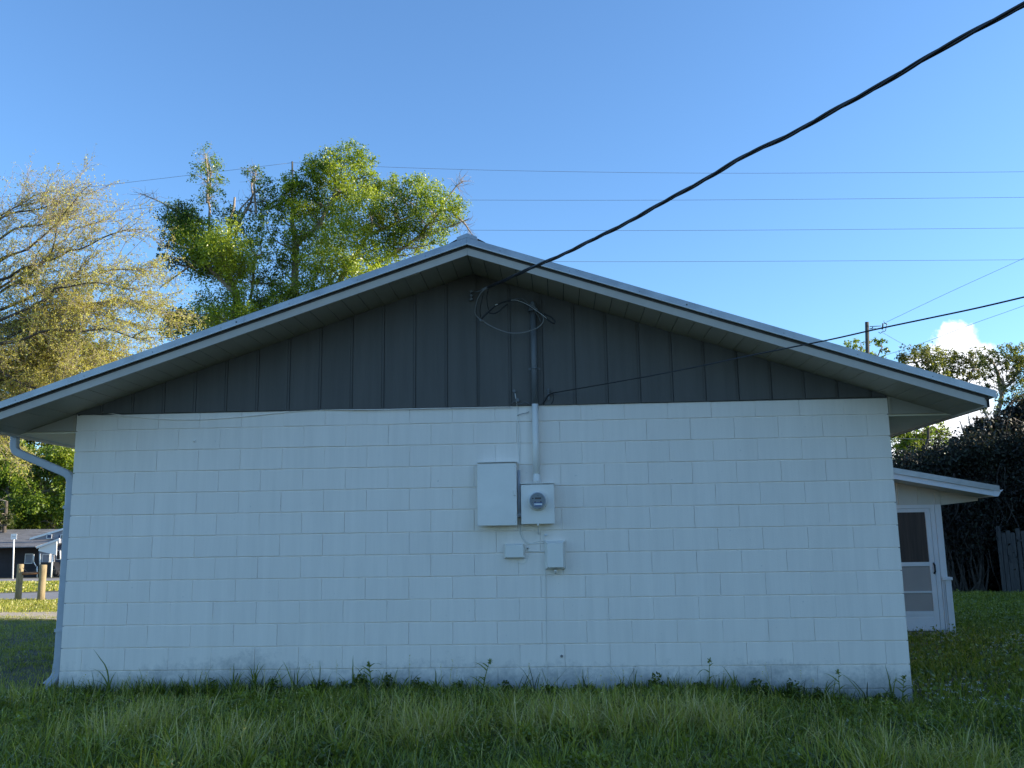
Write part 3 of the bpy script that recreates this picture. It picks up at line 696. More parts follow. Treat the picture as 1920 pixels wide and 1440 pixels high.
# carries on out of the picture to a pole on the right behind the camera
e0 = Q[-1]; dirn = unit(Q[-1] - Q[-10]); 
for s_ in np.linspace(.4, 9, 30): Q.append(e0 + dirn * s_ + np.array([0, 0, -.004 * s_ * s_]))
Q = np.array(Q)
for _ in range(22): Q[1:-1] = (Q[:-2] + Q[1:-1] * 2 + Q[2:]) / 4
arc = np.concatenate([[0], np.cumsum(np.linalg.norm(np.diff(Q, axis=0), axis=1))])
sa = np.arange(0, arc[-1], .022); Q = np.stack([np.interp(sa, arc, Q[:, i]) for i in range(3)], 1); Qend = Q[-1]
tg = np.gradient(Q, axis=0); tg /= np.linalg.norm(tg, axis=1, keepdims=True)
s1 = np.cross(tg, [0, 0, 1.]); s1 /= np.linalg.norm(s1, axis=1, keepdims=True); s2 = np.cross(s1, tg)
drop = thing('service_drop_cable', tuple(A), 'thick black twisted power cable dropping across the sky to the gable peak', 'power cable')
for k, (rr, m_) in enumerate(((.0088, M['black']), (.0088, M['black']), (.0062, M['black']))):
    ph = sa * 2 * math.pi / .8 + k * 2.1
    mb = MB(); mb.tube(Q + s1 * (np.cos(ph) * .0075)[:, None] + s2 * (np.sin(ph) * .0075)[:, None], rr, 6); lpart('strand', mb, m_, drop)
mb = MB(); c_ = at(947, 521, -.32); mb.tube([at(905, 543, -.34), at(915, 539, -.395), at(930, 532, -.47)], .013, 6); lpart('wedge_clamp', mb, M['greyc'], drop)
gw = thing('gable_anchor', tuple(at(893, 552, -.04)), 'dark screw-in anchor fixed high under gable peak holding the cable', 'anchor')
mb = MB()
for v_ in (548, 555, 562): mb.lathe(at(884, v_, -.05), [(0, .014), (-.03, .014)], 10)
mb.tube([at(884, 562, -.05), at(884, 546, -.05)], .01, 6); mb.tube([at(884, 549, -.08), at(895, 547, -.22), at(905, 543, -.34)], .006, 6)
lpart('spool', mb, M['pipe_dark'], gw)
cl = lambda pts, y=-.16: [at(u, v, y if np.isscalar(y) else y[i]) for i, (u, v) in enumerate(pts)]
cable('loop_wire', cl([(914, 539), (903, 548), (896, 560), (892, 575), (891, 587), (897, 596), (905, 602), (918, 610), (935, 618), (955, 624), (975, 624.5), (995, 620), (1010, 613), (1018, 604), (1019, 595), (1013, 587), (1003, 577), (994, 571)], [-.39, -.34, -.28, -.22, -.18] + [-.16] * 13), .0058, M['greyc'], 'grey insulated wire making a wide open loop under the gable peak', n=7)
cable('loop_wire', cl([(903, 598), (908, 592), (918, 583), (930, 573), (945, 566), (960, 563), (972, 564), (984, 569), (994, 575), (1006, 582), (1020, 592), (1030, 602), (1038, 606), (1040, 602), (1034, 595), (1020, 588)], -.19), .0075, M['black'], 'black wire arching over the loop to the mast head', n=7)
cable('loop_wire', cl([(915, 586), (925, 588), (935, 584), (944, 576), (952, 570)], -.20), .006, M['black'], 'short black wire bundle hanging inside the loop', n=6)
cable('loop_wire', cl([(907, 548), (903, 565), (900, 582), (902, 597)], [-.34, -.28, -.22, -.17]), .0038, M['black'], 'left of two thin black wires hanging from cable end into the loop', n=5)
cable('loop_wire', cl([(916, 542), (913, 555), (914, 572), (918, 584)], [-.38, -.30, -.22, -.18]), .0038, M['black'], 'right of two thin black wires hanging from cable end into the loop', n=5)
cable('loop_wire', cl([(962, 562), (975, 559), (985, 564), (998, 577), (1008, 590), (1014, 603)], -.12), .0045, M['pipe_dark'], 'dark grey wire curving behind the loop into the mast head', n=5)
cable('bare_wire', cl([(958, 563), (968, 563), (980, 567), (992, 573), (1005, 582), (1015, 589), (1025, 597)], -.203), .0030, M['bare'], 'bare shiny wire riding along the top of the black arch', n=5)
for q_, lb in (((903, 601, -.165), 'grey splice connector at lower left of the wire loop'), ((931, 571, -.205), 'small pale splice sleeve on the black arching wire')):
    c_ = at(*q_); mb = MB(); mb.tube([c_ + [-.018, 0, .008], c_ + [.018, 0, -.008]] if q_[0] < 910 else [c_ + [-.012, 0, -.008], c_ + [.012, 0, .006]], .011 if q_[0] < 910 else .0065, 8)
    tag(part('wire_splice', mb, M['greyc'] if q_[0] < 910 else M['bare']), lb, 'splice')

A = at(1036, 737, -.07); Bq = at(1920, 558, -3.0)
pp = plan_path(A, Bq, [(1036, 737), (1100, 726), (1180, 712), (1250, 699), (1330, 683), (1400, 668), (1480, 652), (1560, 636), (1640, 618), (1740, 597), (1830, 578), (1920, 557), (2020, 533)])
e0 = pp[-1]; dirn = unit(pp[-1] - pp[-2]); pp += [e0 + dirn * s_ for s_ in (1.5, 3, 5)]
cable('phone_line', pp, .0055, M['black'], 'thin straight black line rising right from the mast foot across the eave', 'cable', 6)

# ------------------------------------------------------------------ enclosed porch at right
PY = 6.2
po = thing('enclosed_porch', (9.6, PY, -.15), 'white enclosed side porch with shed roof and screen door behind the right corner', 'porch')
def pb(name, x0, x1, z0, z1, y0, y1, m, par=None, bev=0):
    mb = MB(); mb.box(x0, x1, y0, y1, z0, z1, bev); return lpart(name, mb, m, par or po)
prs = lambda x: 2.02 - .196 * (x - 10.68)     # shed roof underside
pb('slab', 7.74, 10.66, -.32, -.138, PY - .12, 9.6, M['concrete'])
mb = MB(); mb.prism([(7.75, 1.806), (10.665, 1.806), (10.665, prs(10.665)), (7.75, prs(7.75))], PY, PY + .04); lpart('upper_wall', mb, M['porch'], po)
for x in (9.43, 9.73, 10.03, 10.33, 10.60):
    mb = MB(); mb.prism([(x - .022, 1.81), (x + .022, 1.81), (x + .022, prs(x + .022) - .002), (x - .022, prs(x - .022) - .002)], PY - .018, PY - .001); lpart('batten', mb, M['porch'], po)
pb('door_head', 9.5, 10.548, 1.752, 1.805, PY - .02, PY + .06, M['white'])
pb('door_jamb', 10.482, 10.548, -.137, 1.751, PY - .02, PY + .06, M['white'])
pb('corner_post', 10.552, 10.650, .690, 1.8055, PY - .03, PY + .09, M['white'], None, .003)
pb('pilaster', 10.600, 10.694, -.16, .640, PY - .045, PY + .10, M['white'], None, .003)
pb('pilaster_cap', 10.552, 10.712, .641, .686, PY - .065, PY + .12, M['white'], None, .003)
pb('pilaster_strip', 10.553, 10.570, -.137, .640, PY - .035, PY, M['white']); pb('pilaster_strip', 10.578, 10.592, -.137, .640, PY - .038, PY, M['white'])
pb('side_wall', 10.63, 10.665, .70, 2.0, PY + .41, 9.6, M['porch']); pb('side_wall', 10.63, 10.665, -.137, .70, PY + .13, 9.6, M['porch'])
pb('side_opening_post', 10.62, 10.67, .70, 2.0, PY + .36, PY + .408, M['white'])
pb('back_wall', 7.75, 10.66, -.137, 2.0, 9.6, 9.66, M['porch'])
pb('front_wall', 7.75, 9.498, -.137, 1.8055, PY, PY + .04, M['porch'])
dr = thing('x', (0, 0, 0), '', ''); bpy.data.objects.remove(dr)
dx0, dx1 = 9.56, 10.478
mb = MB()
for (a, b, c, d) in ((dx0, dx0 + .075, -.115, 1.748), (dx1 - .075, dx1, -.115, 1.748)): mb.box(a, b, PY - .012, PY + .025, c, d)
for (c, d) in ((1.69, 1.748), (.858, .92), (.452, .478), (.118, .175), (-.115, .085)): mb.box(dx0 + .0752, dx1 - .0752, PY - .010, PY + .023, c, d)
mb.box(dx0 + .0752, dx1 - .0752, PY - .004, PY + .018, .086, .117)
door = lpart('screen_door', mb, M['white'], po)
def dsub(nm, mb, m):
    off_ = np.array(po.location); mb.v = [tuple(np.array(p) - off_) for p in mb.v]
    o = bpy.data.objects.new(nm, mb.mesh(nm, m)); COL.objects.link(o); o.parent = door; return o
mb = MB(); mb.box(dx0 + .0755, dx1 - .0755, PY + .006, PY + .010, .9205, 1.6895); dsub('upper_screen', mb, M['screen'])
mb = MB(); mb.box(dx0 + .0755, dx1 - .0755, PY + .006, PY + .010, .4785, .8575); dsub('lower_screen', mb, M['screen2'])
mb = MB(); mb.box(dx0 + .0755, dx1 - .0755, PY + .006, PY + .010, .1755, .4515); dsub('lower_screen', mb, M['screen2'])
mb = MB(); mb.tube([(10.515 - .055, PY - .012, .745), (10.462, PY - .05, .77), (10.462, PY - .05, .87), (10.460, PY - .012, .90)], .014, 8); dsub('handle', mb, M['black'])
# roof: fascia, trim, soffit, gutter
xa, xb = 8.5, 11.26; yr = 5.72
def shed(name, x0, x1, t0, t1, y0, y1, m):
    mb = MB(); mb.prism([(x0, prs(x0) + t0), (x1, prs(x1) + t0), (x1, prs(x1) + t1), (x0, prs(x0) + t1)], y0, y1); return lpart(name, mb, m, po)
shed('soffit', xa, xb - .01, .001, .012, yr + .001, 10.1, M['porch'])
shed('fascia_board', xa, xb, -.004, .078, yr - .022, yr, M['white'])
shed('rake_trim', xa, xb + .085, .0785, .165, yr - .045, yr - .040, M['trim'])
shed('roof_sheet', xa, xb + .08, .150, .165, yr - .0395, 10.15, M['roofm'])
shed('roof_deck', xa, xb, .013, .149, yr + .001, 10.1, M['fascia'])
mb = MB(); z = prs(xb); mb.prism([(xb + .001, z + .07), (xb + .001, z - .01), (xb + .06, z - .01), (xb + .10, z + .055), (xb + .14, z + .085), (xb + .135, z + .09), (xb + .05, z + .078)], yr - .03, 10.1); lpart('gutter', mb, M['white'], po)
mb = MB(); mb.prism([(10.67, 1.795), (11.24, 1.852), (11.24, prs(11.24) - .006), (10.67, prs(10.67) - .006)], PY + .0, PY + .02); lpart('eave_return', mb, M['porch'], po)
shed_s = MB(); shed_s.hexa([(10.668, yr, 1.80), (11.24, yr, 1.855), (11.24, 10, 1.855), (10.668, 10, 1.80)], [(10.668, yr, 1.808), (11.24, yr, 1.863), (11.24, 10, 1.863), (10.668, 10, 1.808)])
# ------------------------------------------------------------------ wooden fence and vine hedge at right
def plank(t, x, y, w_, z0, z1, th=.02, rot=0, m=None):
    mb = MB(); c, s_ = math.cos(rot), math.sin(rot); z0 -= .05
    pr_ = [(-w_ / 2, z0), (w_ / 2, z0), (w_ / 2, z1 - .02), (w_ * .3, z1), (-w_ * .3, z1), (-w_ / 2, z1 - .02)]
    mb.prism(pr_, -th / 2, th / 2); mb.v = [(x + p[0] * c - p[1] * s_, y + p[0] * s_ + p[1] * c, p[2]) for p in mb.v]
    return lpart('plank', mb, m or M['fence'], t)
fe = thing('board_fence', (18.0, 17.6, -.3), 'weathered grey board fence half buried under dark vines at right', 'fence')
x, y = 17.15, 18.3; ang = math.atan2(-3.2, 2.6)
for i in range(34):
    d = i * .135; px, py = x + math.cos(ang) * d, y + math.sin(ang) * d
    plank(fe, px + rng.normal() * .01, py + rng.normal() * .01, .118, float(gh(px, py)), 1.45 + rng.normal() * .05, rot=ang + rng.normal() * .03)
mb = MB()
for zr in (.05, .55, 1.15):
    a = np.array([x, y, zr]) + np.array([.03, .03, 0]); b = a + np.array([math.cos(ang) * 4.6, math.sin(ang) * 4.6, 0]); mb.tube([a, b], .035, 4)
lpart('rail', mb, M['fence'], fe)
f2 = thing('old_fence_remnant', (14.4, 18.6, -.3), 'few leaning grey fence boards in shadow behind the porch post', 'fence')
for i in range(9):
    px, py = 13.5 + i * .17 + rng.normal() * .02, 17.9 + rng.normal() * .03
    plank(f2, px, py, .07 + .04 * rng.random(), float(gh(px, py)), 1.1 + rng.normal() * .18, rot=rng.normal() * .15)

hd = thing('vine_hedge', (18, 20, -.4), 'tall dark mound of tangled vines swallowing the fence behind the porch', 'hedge')
cl_ = []
def hclump(c, r, n, tn=.4, sp=.16): cl_.append((np.array(c, float), np.array(r, float), n, tn, sp))
for (u, v, r) in [(1690, 905, 40), (1720, 890, 45), (1760, 880, 50), (1800, 862, 48), (1840, 855, 50), (1885, 850, 52), (1930, 850, 60),
                  (1700, 960, 50), (1750, 950, 60), (1800, 930, 60), (1850, 925, 62), (1900, 920, 64), (1960, 920, 70),
                  (1790, 1000, 50), (1830, 1000, 52), (1880, 985, 56), (1930, 985, 60), (1720, 1030, 55), (1765, 1040, 45), (1800, 1060, 40), (1850, 1060, 42), (1990, 1000, 90)]:
    y_ = 20.2 + rng.normal() * .4 - .006 * max(u - 1860, 0); c = at(u, v, y_); s = r / 1700 * 29
    hclump(c, (s * 1.15, 1.3, s), 3400, .42 if v < 900 else .25)
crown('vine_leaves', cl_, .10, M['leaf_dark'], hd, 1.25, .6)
# solid tangled core so that no sky shows through its middle
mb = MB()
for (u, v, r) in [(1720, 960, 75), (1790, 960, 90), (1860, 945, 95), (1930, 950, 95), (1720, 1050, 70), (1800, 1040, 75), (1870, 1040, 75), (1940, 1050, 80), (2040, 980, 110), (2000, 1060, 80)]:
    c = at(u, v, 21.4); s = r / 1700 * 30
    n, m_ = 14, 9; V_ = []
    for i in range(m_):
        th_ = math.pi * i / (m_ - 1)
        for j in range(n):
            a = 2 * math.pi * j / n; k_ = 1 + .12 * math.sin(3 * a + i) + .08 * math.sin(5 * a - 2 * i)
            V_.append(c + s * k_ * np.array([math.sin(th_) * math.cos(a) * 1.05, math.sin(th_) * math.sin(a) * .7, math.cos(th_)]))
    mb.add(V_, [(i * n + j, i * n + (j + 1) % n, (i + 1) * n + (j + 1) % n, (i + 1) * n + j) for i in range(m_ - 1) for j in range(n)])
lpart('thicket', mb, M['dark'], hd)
mb = MB()
for i in range(260):
    u = rng.uniform(1690, 1990); v = rng.uniform(870, 1040); a = at(u, v, 19.3 + rng.normal() * .4)
    b = a + np.array([rng.normal() * .4, rng.normal() * .2, -rng.uniform(.4, 1.6)]); mb.tube(wob(a, b, 5, .12), [.012, .007], 3, False)
for i in range(22):
    u = rng.uniform(1775, 1850); a = at(u, 1108, 18.9); b = a + np.array([rng.normal() * .25, .2, rng.uniform(1., 2.0)]); mb.tube(wob(a, b, 6, .06), [.035, .018], 5, False)
for i in range(40):
    u = rng.uniform(1700, 1930); a = at(u, 870 - (u - 1700) * .12, 19.6); b = a + np.array([rng.normal() * .6, 0, rng.uniform(.2, 1.0)]); mb.tube(wob(a, b, 5, .2), [.010, .004], 3, False)
lpart('vine_stems', mb, M['barkd'], hd)

def branchy(mb, a, b, r0, r1, n=7, amp=.07, sides=6):
    p = wob(a, b, n, amp); mb.tube(p, [r0, (r0 + r1) / 2, r1], sides, False); return p
def twigs(mb, p, k, ln, r, droop=0, sides=3, spread=1.0, sink=None):
    """fine twigs off a polyline; returns their points"""
    for _ in range(k):
        i = rng.integers(1, len(p)); a = p[i - 1] + (p[i] - p[i - 1]) * rng.random()
        d = unit(p[i] - p[i - 1]) * .7 + runit(1)[0] * spread; d = unit(d); l_ = ln * rng.uniform(.4, 1.2)
        b = a + d * l_ + np.array([0, 0, -droop * l_]); q = wob(a, b, 4, .10); mb.tube(q, [r, r * .35], sides, False)
        if sink is not None: sink.append(q)

# dark shrub and heap on top of the hedge
bs = thing('dark_shrub', tuple(at(1850, 850, 21.5)), 'dark leafy shrub rising above the vine hedge at right', 'shrub')
crown('crown', [(at(u, v, 21.5 + rng.normal() * .3), np.array([r, r, r]) / 1700 * 24, 650, .42, .15) for u, v, r in [(1800, 832, 18), (1822, 815, 22), (1845, 800, 22), (1860, 825, 26), (1835, 835, 26), (1875, 815, 22), (1810, 845, 20), (1790, 845, 12)]], .13, M['leaf_dark'], bs)
mb = MB()
for u, v in [(1822, 815), (1845, 800), (1860, 825)]: branchy(mb, at(1845, 880, 21.5), at(u, v, 21.5), .04, .015)
lpart('stems', mb, M['barkd'], bs)
b2 = thing('vine_covered_stump', tuple(at(1900, 850, 20.8)), 'rounded near-black heap of vines at the right edge above the hedge', 'vine heap')
crown('crown', [(at(u, v, 20.6 + rng.normal() * .2), np.array([r, r, r]) / 1700 * 29, 1500, .25, .1) for u, v, r in [(1880, 810, 34), (1910, 800, 38), (1900, 835, 44), (1925, 775, 26), (1950, 810, 50), (1860, 840, 30)]], .12, M['leaf_dark'], b2, 1.3)
mb = MB()
for i in range(26):
    a = at(rng.uniform(1850, 1920), rng.uniform(780, 850), 20); branchy(mb, a, a + [rng.normal() * .5, 0, -rng.uniform(.4, 1.2)], .012, .005, 5, .2, 3)
lpart('stems', mb, M['twig'], b2)

# ------------------------------------------------------------------ trees
def tree(name, base, label, clumps, trunks, size, m, y, cat='tree', group=None, dens=1, bark='bark', twk=0, jitter=1.0, sidex=1.0, aspect=.55, bare=()):
    """clumps: (u, v, r px, tone[, weight]); trunks: list of ([(u,v),...], r0, r1)"""
    D = y - CAM[1]; t = thing(name, base, label, cat, group)
    C = []
    for q in clumps:
        u, v, r, tn = q[:4]; wgt = q[4] if len(q) > 4 else 1
        s = r / 1700 * D * 1.2; yy = y + rng.normal() * s * .9 * jitter
        C.append((at(u, v, yy), np.array([s * 1.05, s * 1.05, s * .85]), int(19 * (s / size) ** 2 * wgt) + 20, tn, .13))
    crown('crown', C, size, M[m], t, dens, aspect)
    mb = MB(); polys = []
    for pts, r0, r1 in trunks:
        p = [at(u, v, y + (i * .25 if i else 0)) for i, (u, v) in enumerate(pts)]
        if pts[0][1] > 990: p[0] = np.array([p[0][0], p[0][1], float(gh(p[0][0], p[0][1])) - .2])
        q = []
        for a, b in zip(p[:-1], p[1:]): q += list(wob(a, b, 4, .03))[:-1]
        q.append(p[-1]); mb.tube(q, [r0, r1], 8, False); polys.append(np.array(q))
    lpart('trunk', mb, M[bark], t)
    mb = MB(); allp = np.concatenate(polys)
    for c, r, n, tn, sp in C:       # limbs to every clump
        d = np.linalg.norm(allp - c, axis=1) + np.where(allp[:, 2] > c[2], 3.0, 0)
        a = allp[np.argmin(d)]; p = branchy(mb, a, c, .05, .015, 6, .08, 4)
        twigs(mb, p, 4 + twk, np.mean(r) * 1.1, .012)
    for pts, k, ln in bare:
        p = np.array([at(u, v, y) for u, v in pts]); mb.tube(p, [.07, .02], 5, False); twigs(mb, p[len(p) // 2:], k, ln, .011, 0, 3, .9)
    lpart('branches', mb, M['twig'], t)
    return t

TY = 34
big = [(388, 298, 26, .45, .35), (398, 320, 22, .4, .3), (372, 330, 20, .35, .3), (405, 345, 22, .45, .4), (395, 372, 24, .3, .5),
       (340, 395, 24, .15), (330, 420, 24, .15), (362, 410, 22, .2), (420, 400, 22, .2, .6),
       (352, 425, 26, .65), (385, 440, 34, .6), (425, 455, 38, .75), (395, 478, 36, .35), (452, 488, 34, .85), (462, 520, 28, .8), (430, 510, 34, .3),
       (350, 470, 30, .15, .7), (330, 490, 22, .15, .6), (300, 480, 14, .15, .5), (375, 505, 30, .2, .6), (455, 560, 28, .7, .8), (460, 590, 24, .6), (400, 560, 30, .35, .7), (385, 590, 34, .55), (345, 600, 24, .35, .8), (415, 600, 34, .6), (320, 620, 22, .35),
       (475, 325, 22, .35, .35), (495, 345, 22, .4, .4), (505, 375, 28, .3, .5), (480, 395, 24, .3, .6), (520, 400, 24, .5, .7),
       (548, 340, 20, .55, .7), (545, 370, 24, .6, .8), (560, 395, 24, .7, .7),
       (590, 315, 26, .45), (615, 300, 26, .5), (650, 290, 28, .55), (675, 300, 24, .6), (685, 325, 24, .65), (600, 330, 30, .6), (640, 330, 34, .7), (580, 350, 28, .35), (665, 355, 34, .8), (625, 370, 36, .65), (590, 385, 30, .4, .7), (685, 375, 30, .75), (650, 400, 34, .75), (610, 410, 32, .55, .8),
       (720, 360, 26, .6), (735, 345, 18, .5, .6), (755, 345, 22, .65, .8), (785, 350, 26, .7, .9), (810, 365, 28, .65), (835, 380, 26, .7, .8), (860, 388, 20, .75, .8), (740, 380, 30, .35, .8), (775, 385, 32, .4, .8), (805, 395, 30, .5, .8), (845, 405, 24, .7, .7), (720, 400, 28, .45), (755, 415, 28, .3, .8), (790, 425, 28, .45, .6), (830, 425, 22, .5, .5),
       (570, 430, 28, .45, .8), (600, 445, 32, .8), (640, 440, 34, .75), (672, 440, 30, .9), (690, 430, 24, .8), (560, 460, 28, .6, .8), (525, 450, 26, .55, .7), (620, 480, 36, .85), (660, 480, 34, .85), (590, 490, 32, .7), (700, 470, 26, .5, .7), (730, 455, 26, .35, .7),
       (550, 500, 30, .4, .8), (520, 490, 24, .4, .7), (640, 515, 34, .85), (680, 510, 32, .9), (720, 490, 28, .8, .8), (755, 470, 26, .8, .8), (790, 465, 20, .75, .7), (600, 530, 30, .65), (560, 540, 28, .5, .8), (525, 535, 28, .4, .8), (650, 545, 26, .7), (690, 535, 28, .9, .8), (520, 570, 28, .4), (550, 575, 24, .5), (490, 560, 24, .35, .7), (480, 600, 30, .45), (600, 560, 24, .6, .7), (500, 520, 22, .3, .6), (620, 575, 22, .6), (730, 520, 22, .8)]
big += [(330, 410, 30, .2), (350, 445, 32, .5), (375, 465, 34, .55), (410, 470, 36, .75), (440, 500, 34, .8), (400, 500, 34, .35), (365, 490, 28, .25), (320, 450, 22, .15), (450, 420, 26, .3, .7), (470, 445, 26, .5, .7),
        (500, 420, 26, .45, .8), (520, 370, 24, .4, .7), (490, 470, 26, .4, .7), (330, 595, 26, .3), (360, 610, 30, .5), (400, 605, 30, .6), (440, 585, 28, .6), (495, 580, 30, .5), (530, 555, 28, .5), (575, 560, 28, .6), (575, 400, 26, .6), (548, 355, 20, .6), (548, 385, 20, .7), (560, 340, 16, .6), (700, 345, 20, .5), (700, 410, 26, .7), (735, 440, 28, .6), (770, 440, 28, .6), (820, 445, 22, .6, .8)]
tree('large_evergreen_tree', tuple(at(555, 1060, TY)), 'large bright green leafy tree rising behind the roof left of the ridge', big,
     [([(560, 1060), (556, 640), (553, 520), (549, 425), (547, 370)], .30, .07), ([(430, 1060), (432, 640), (444, 555), (425, 510), (430, 430), (440, 370)], .28, .05), ([(600, 1060), (610, 620), (640, 520), (690, 440), (780, 400)], .22, .06), ([(549, 470), (600, 420), (645, 340)], .16, .05), ([(444, 555), (380, 480), (345, 420)], .12, .04), ([(620, 600), (700, 500), (790, 440), (830, 390)], .14, .04), ([(560, 560), (500, 590), (470, 560), (480, 480)], .12, .05), ([(425, 510), (392, 440), (390, 370), (388, 300)], .11, .03), ([(440, 440), (470, 380), (478, 330)], .10, .03)],
     .115, 'leaf_green', TY, twk=10, dens=1.15,
     bare=[([(400, 425), (345, 405), (300, 378), (262, 362)], 26, .9), ([(800, 440), (830, 385), (855, 350), (868, 340)], 30, .9), ([(780, 450), (830, 430), (880, 410)], 24, .8), ([(430, 430), (452, 390), (490, 350)], 20, .8), ([(388, 380), (390, 330), (386, 290)], 26, .7), ([(480, 400), (476, 350), (480, 320)], 22, .7), ([(400, 470), (340, 510), (300, 540)], 30, .9), ([(850, 400), (872, 420), (885, 440)], 18, .6)])

# budding yellow tree at left: many fine arching branches with tiny leaves
YY = 17.5
yt = thing('budding_tree', tuple(at(-260, 1100, YY)), 'bare twiggy tree with yellow spring buds filling the left edge', 'tree')
mb = MB(); sink = []; base = at(-230, 640, YY); lim = MB()
lim.tube([at(-260, 1100, YY) + [0, 0, -.3], at(-250, 900, YY), base], [.34, .24], 9, False)
specs = [((-150, 560), (0, 488), (60, 468), (140, 400), (200, 345)), ((-150, 600), (20, 520), (150, 470), (240, 440), (300, 430)), ((-140, 620), (60, 560), (180, 520), (270, 505), (340, 500)),
         ((-120, 640), (60, 600), (180, 570), (280, 560), (345, 580)), ((-130, 560), (-40, 440), (30, 390), (75, 365)), ((-150, 540), (-60, 450), (20, 400), (110, 385), (150, 360)), ((-120, 660), (40, 640), (150, 620), (250, 620), (330, 640)),
         ((-120, 690), (20, 680), (120, 670), (200, 680), (270, 700)), ((-120, 700), (10, 720), (90, 730), (160, 745)), ((-130, 600), (0, 540), (90, 500), (160, 430), (230, 410)), ((-150, 560), (-50, 500), (30, 430), (95, 420), (160, 400)),
         ((-100, 640), (30, 590), (120, 540), (210, 530), (290, 545)), ((-100, 650), (40, 620), (140, 590), (220, 590), (300, 610)), ((-110, 720), (-20, 740), (60, 755)), ((-160, 560), (-100, 470), (-60, 400)), ((-120, 760), (-40, 800), (20, 835)),
         ((-120, 640), (20, 610), (100, 560), (160, 520), (210, 480)), ((-100, 670), (40, 660), (160, 650), (240, 660), (300, 670)), ((-100, 600), (-20, 560), (60, 520), (120, 450), (130, 400)), ((-80, 690), (20, 700), (90, 690), (180, 700), (220, 730))]
for i in range(9):
    v1 = rng.uniform(540, 770); u1 = rng.uniform(60, 300)
    specs.append(((-120, rng.uniform(560, 760)), (u1 * .3, v1 + rng.uniform(0, 90)), (u1 * .65, v1 + rng.uniform(0, 50)), (u1, v1)))
for k, sp in enumerate(specs):
    sp = [(u * .86 if u > 0 else u, v) for u, v in sp]
    dy = rng.normal() * 1.3
    p = [base] + [at(u, v, YY + dy * (i + 1) / len(sp)) for i, (u, v) in enumerate(sp)]
    q = []
    for a, b in zip(p[:-1], p[1:]): q += list(wob(a, b, 5, .035))[:-1]
    q.append(p[-1]); q = np.array(q); lim.tube(q, [.075 if k else .14, .035, .008], 6, False)
    for j in range(26):
        i = rng.integers(5, len(q) - 1); a = q[i]; d = unit(unit(q[i + 1] - q[i]) * 1.1 + runit(1)[0] * .75 + np.array([0, 0, .12])); l_ = rng.uniform(.7, 1.9)
        s_ = wob(a, a + d * l_, 6, .08); mb.tube(s_, [.012, .004], 4, False)
        twigs(mb, s_, 15, .62, .0045, .1, 3, .8, sink)
    twigs(mb, q[len(q) // 2:], 12, .5, .006, 0, 3, .8, sink)
lpart('trunk', lim, M['barkd'], yt); lpart('twigs', mb, M['twig'], yt)
pts = []
for q in sink:
    d_ = q[0] - CAM; v_ = 720 - 1700 * (d_ @ UP) / (d_ @ FW)
    n = int(rng.integers(10, 23) * np.clip((v_ - 330) / 240, .40, .85)); t = rng.random(n) ** .8; i = (t * (len(q) - 1.001)).astype(int)
    pts.append(q[i] + (q[np.minimum(i + 1, len(q) - 1)] - q[i]) * (t * (len(q) - 1.001) - i)[:, None] + rng.normal(size=(n, 3)) * .028)
pts = np.concatenate(pts); V_, F_, t_ = leaf_quads(pts, .06, rng.normal(.5, .25, len(pts)), .5, .2, (.5, -.3, .35))
o = bpy.data.objects.new('buds', npmesh('buds', V_ - np.array(yt.location), F_, M['leaf_yellow'], t_)); COL.objects.link(o); o.parent = yt

# green trees beyond the street at left, seen under the eave
def rclumps(u0, u1, v0, v1, n, r, tn=.5, wgt=1):
    return [(rng.uniform(u0, u1), rng.uniform(v0, v1), r * rng.uniform(.75, 1.3), float(np.clip(rng.normal(tn, .22), .05, .98)), wgt) for _ in range(n)]
tree('maple_tree', tuple(at(60, 1070, 80)), 'bright lime green broadleaf tree behind the far house roof', rclumps(-40, 165, 835, 990, 90, 21, .62), [([(60, 1075), (60, 950), (70, 860)], .3, .12), ([(20, 1075), (25, 950), (10, 880)], .25, .1)], .28, 'leaf_lime', 80, bark='barkd', twk=0)
tree('shade_tree', tuple(at(20, 1070, 95)), 'darker green tree filling the gap under the left eave', rclumps(-70, 190, 770, 1010, 80, 30, .3) + rclumps(-80, 200, 640, 790, 26, 34, .35), [([(20, 1075), (20, 900), (30, 790)], .4, .2), ([(100, 1075), (105, 900), (120, 790)], .4, .2)], .42, 'leaf_oak', 95, bark='barkd')
tree('dark_oak', tuple(at(-10, 1070, 72)), 'dark shaded tree trunk and foliage at the far left edge', rclumps(-60, 12, 940, 1010, 10, 16, .15), [([(6, 1078), (8, 990), (12, 940)], .2, .14)], .3, 'leaf_oak', 72, bark='barkd')

# right-hand trees
RY = 38
tree('umbrella_oak', tuple(at(1740, 1030, RY)), 'flat-topped oak with dark layered clumps against white cloud', [(1700, 672, 20, .3), (1722, 662, 18, .6), (1748, 662, 22, .7), (1770, 672, 22, .6), (1735, 685, 22, .4), (1762, 692, 22, .65), (1790, 690, 18, .3, .8), (1800, 668, 16, .35), (1825, 672, 18, .35), (1812, 690, 20, .3), (1838, 692, 16, .4), (1790, 708, 14, .6), (1690, 678, 10, .3), (1828, 708, 14, .4, .8), (1755, 712, 14, .7), (1775, 725, 12, .4, .6), (1800, 718, 12, .3, .7), (1720, 695, 14, .3)],
     [([(1690, 1030), (1700, 900), (1740, 770), (1770, 700)], .11, .05), ([(1780, 760), (1810, 720), (1825, 690)], .1, .04), ([(1775, 740), (1735, 700), (1715, 680)], .1, .04)], .13, 'leaf_oak', RY, bark='barkd', twk=6)
